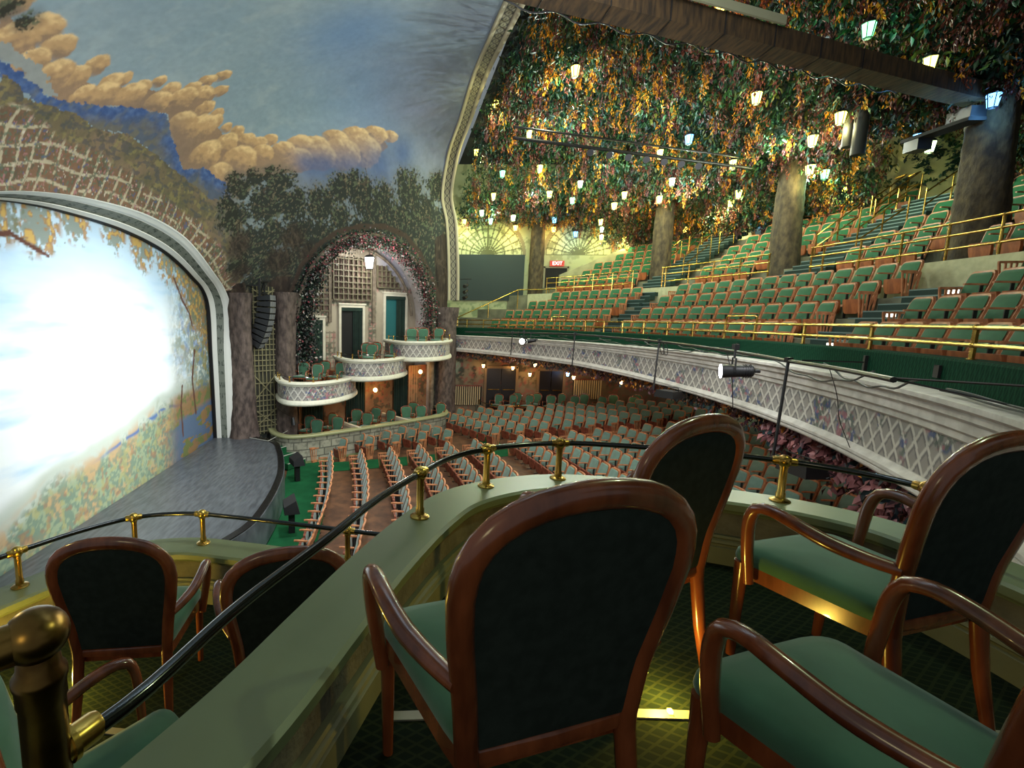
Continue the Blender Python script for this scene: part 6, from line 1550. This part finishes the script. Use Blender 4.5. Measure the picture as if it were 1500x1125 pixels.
def spotlight(loc, aim, s, label, glow=True):
    """body with fins, bezel, lens, yoke and clamp; aim: unit vector"""
    t = thing('spotlight', label, 'spotlight', loc); d = np.array(aim, float); d /= np.linalg.norm(d)
    m = MB(); m.tube([-d * .26 * s, -d * .24 * s, -d * .1 * s, d * .13 * s, d * .15 * s], [.05 * s, .085 * s, .09 * s, .105 * s, .115 * s], 16)
    for k in range(4): m.tube([-d * (.12 + .03 * k) * s, -d * (.13 + .03 * k) * s], .105 * s, 14)
    m.tube([-d * .26 * s, -d * .33 * s], .03 * s, 8); m.build('housing', M['black_metal'], t, angle=35)
    MB().tube([d * .152 * s, d * .165 * s], .105 * s, 18).build('lens', M['glow_white'] if glow else M['white'], t)
    sd = np.cross(d, [0, 0, 1]); sd /= np.linalg.norm(sd)
    MB().tube([sd * .13 * s, sd * .13 * s + np.array([0, 0, .2 * s]), -sd * .13 * s + np.array([0, 0, .2 * s]), -sd * .13 * s], .012 * s, 6).tube([np.array([0, 0, .2 * s]), np.array([0, 0, .36 * s])], .018 * s, 6).box((0, 0, .37 * s), (.07 * s, .07 * s, .08 * s)).build('yoke', M['black_metal'], t)
    return t


q = bp(-11.5, 16.0, .40); spotlight(q, (.42, .90, -.06), 1.35, 'black spotlight with glowing white lens hanging from the pipe before the balcony front')
q = bp(28.7, 16.2, .50); spotlight(q, (-.75, .5, -.1), 1.1, 'small distant glowing spotlight at the far end of the balcony front pipe')
q = bp(27.2, 16.2, .52); spotlight(q, (.2, .9, -.2), .9, 'small dark spotlight beside the glowing one at the far end', glow=False)
light('SPOT', 'rig_spot_light', bp(-11.5, 15.7, .38), 120, (1, 1, 1), .08, (10, 7, -1), cone=40)
for p, z, lb in ((-17.6, -1.08, 'black box loudspeaker hanging below the balcony front, behind the nearer rod'), (2.0, -.66, 'small black projector hanging below the balcony front at the farther rod')):
    t = thing('hanging_unit', lb, 'stage equipment', bp(p, 16.55, z), math.radians(p + 20))
    MB().box((.0, 0, 0), (.62, .42, .20), taper=.85).build('case', M['black_metal'], t, smooth=False); MB().tube([(-.3, 0, .1), (-.32, .05, .22), (.3, .05, .22), (.3, 0, .1)], .012, 5).tube([(-.36, -.1, .05), (-.42, -.16, .0), (-.4, -.05, -.05)], .014, 5).build('bracket', M['black_metal'], t)
t = thing('gallery_clamp_box', 'small black connector plate on the green balcony edge carpet', 'plate', bp(-23.7, 17.13, .80), math.radians(-23.7))
MB().box((0, 0, 0), (.11, .03, .16)).build('plate', M['black_metal'], t)

# small stage monitors, stairs and spot on the left
for x, y, r_, lb in ((15.9, 3.45, .5, 'black wedge stage monitor on the curved stage edge, farther of two'), (11.9, 2.75, .3, 'black wedge stage monitor on the curved stage edge, nearer of two')):
    t = thing('stage_monitor', lb, 'loudspeaker', (x, y, -3.62), r_)
    MB().add([(-.3, -.2, 0), (.3, -.2, 0), (.3, .2, 0), (-.3, .2, 0), (-.3, -.1, .36), (.3, -.1, .36), (.3, .2, .2), (-.3, .2, .2)], [(0, 3, 2, 1), (4, 5, 6, 7), (0, 1, 5, 4), (1, 2, 6, 5), (2, 3, 7, 6), (3, 0, 4, 7)]).build('cabinet', mat('monitor_black', (34, 34, 36), .5) if 'monitor_black' not in bpy.data.materials else bpy.data.materials['monitor_black'], t, smooth=False)
    MB().box((0, 0, -.30), (.16, .16, .60)).build('stand', M['black_metal'], t)
t = thing('stage_steps', 'carpeted steps with white edges between the stage and the stone wall', 'steps', (17.75, 4.35, 0), -.6)
for k in range(3):
    MB().box((0, -k * .32 + .1, -4.2 + (.68 - .23 * k) / 2), (.9, .32, .68 - .23 * k)).build('step', M['carpet_green'], t, smooth=False); MB().box((0, -k * .32 - .05, -4.2 + .68 - .23 * k + .005), (.9, .03, .02)).build('white_edge', M['step_white'], t)
t = thing('stage_spotlight', 'small black spotlight on an arm beside the lowest theatre box', 'spotlight', wp(2.2, .9, -2.6))
MB().tube([(0, 0, 0), (-.5, .5, .45)], .02, 6).build('arm', M['black_metal'], t); MB().tube([(0, 0, .0), (-.05, -.05, -.3)], [.09, .11], 12).build('housing', M['black_metal'], t)
t = thing('side_lamps', 'cluster of small black lamps on a bracket beside the sounding arch', 'spotlight', (26.0, -3.2, 2.6))
MB().tube([(0, 0, .9), (-.2, -.6, .9)], .02, 6).tube([(-.1, -.4, .9), (-.1, -.4, -.1)], .02, 6).build('bracket', M['black_metal'], t)
for k in range(3): MB().tube([(-.1, -.4, .6 - k * .3), (-.35, -.2, .5 - k * .3)], [.06, .1], 8).build('lamp_body', M['black_metal'], t)
# pale line fence at the stage corner
MB().tube([(18.0, 5.75, -3.26), (17.55, 4.9, -3.26), (18.6, 4.4, -3.1)], .015, 5).build('white_edge_strip', M['step_white'])
tag(bpy.data.objects['white_edge_strip'], 'thin white edge strip at the far corner of the black stage', 'edge strip')
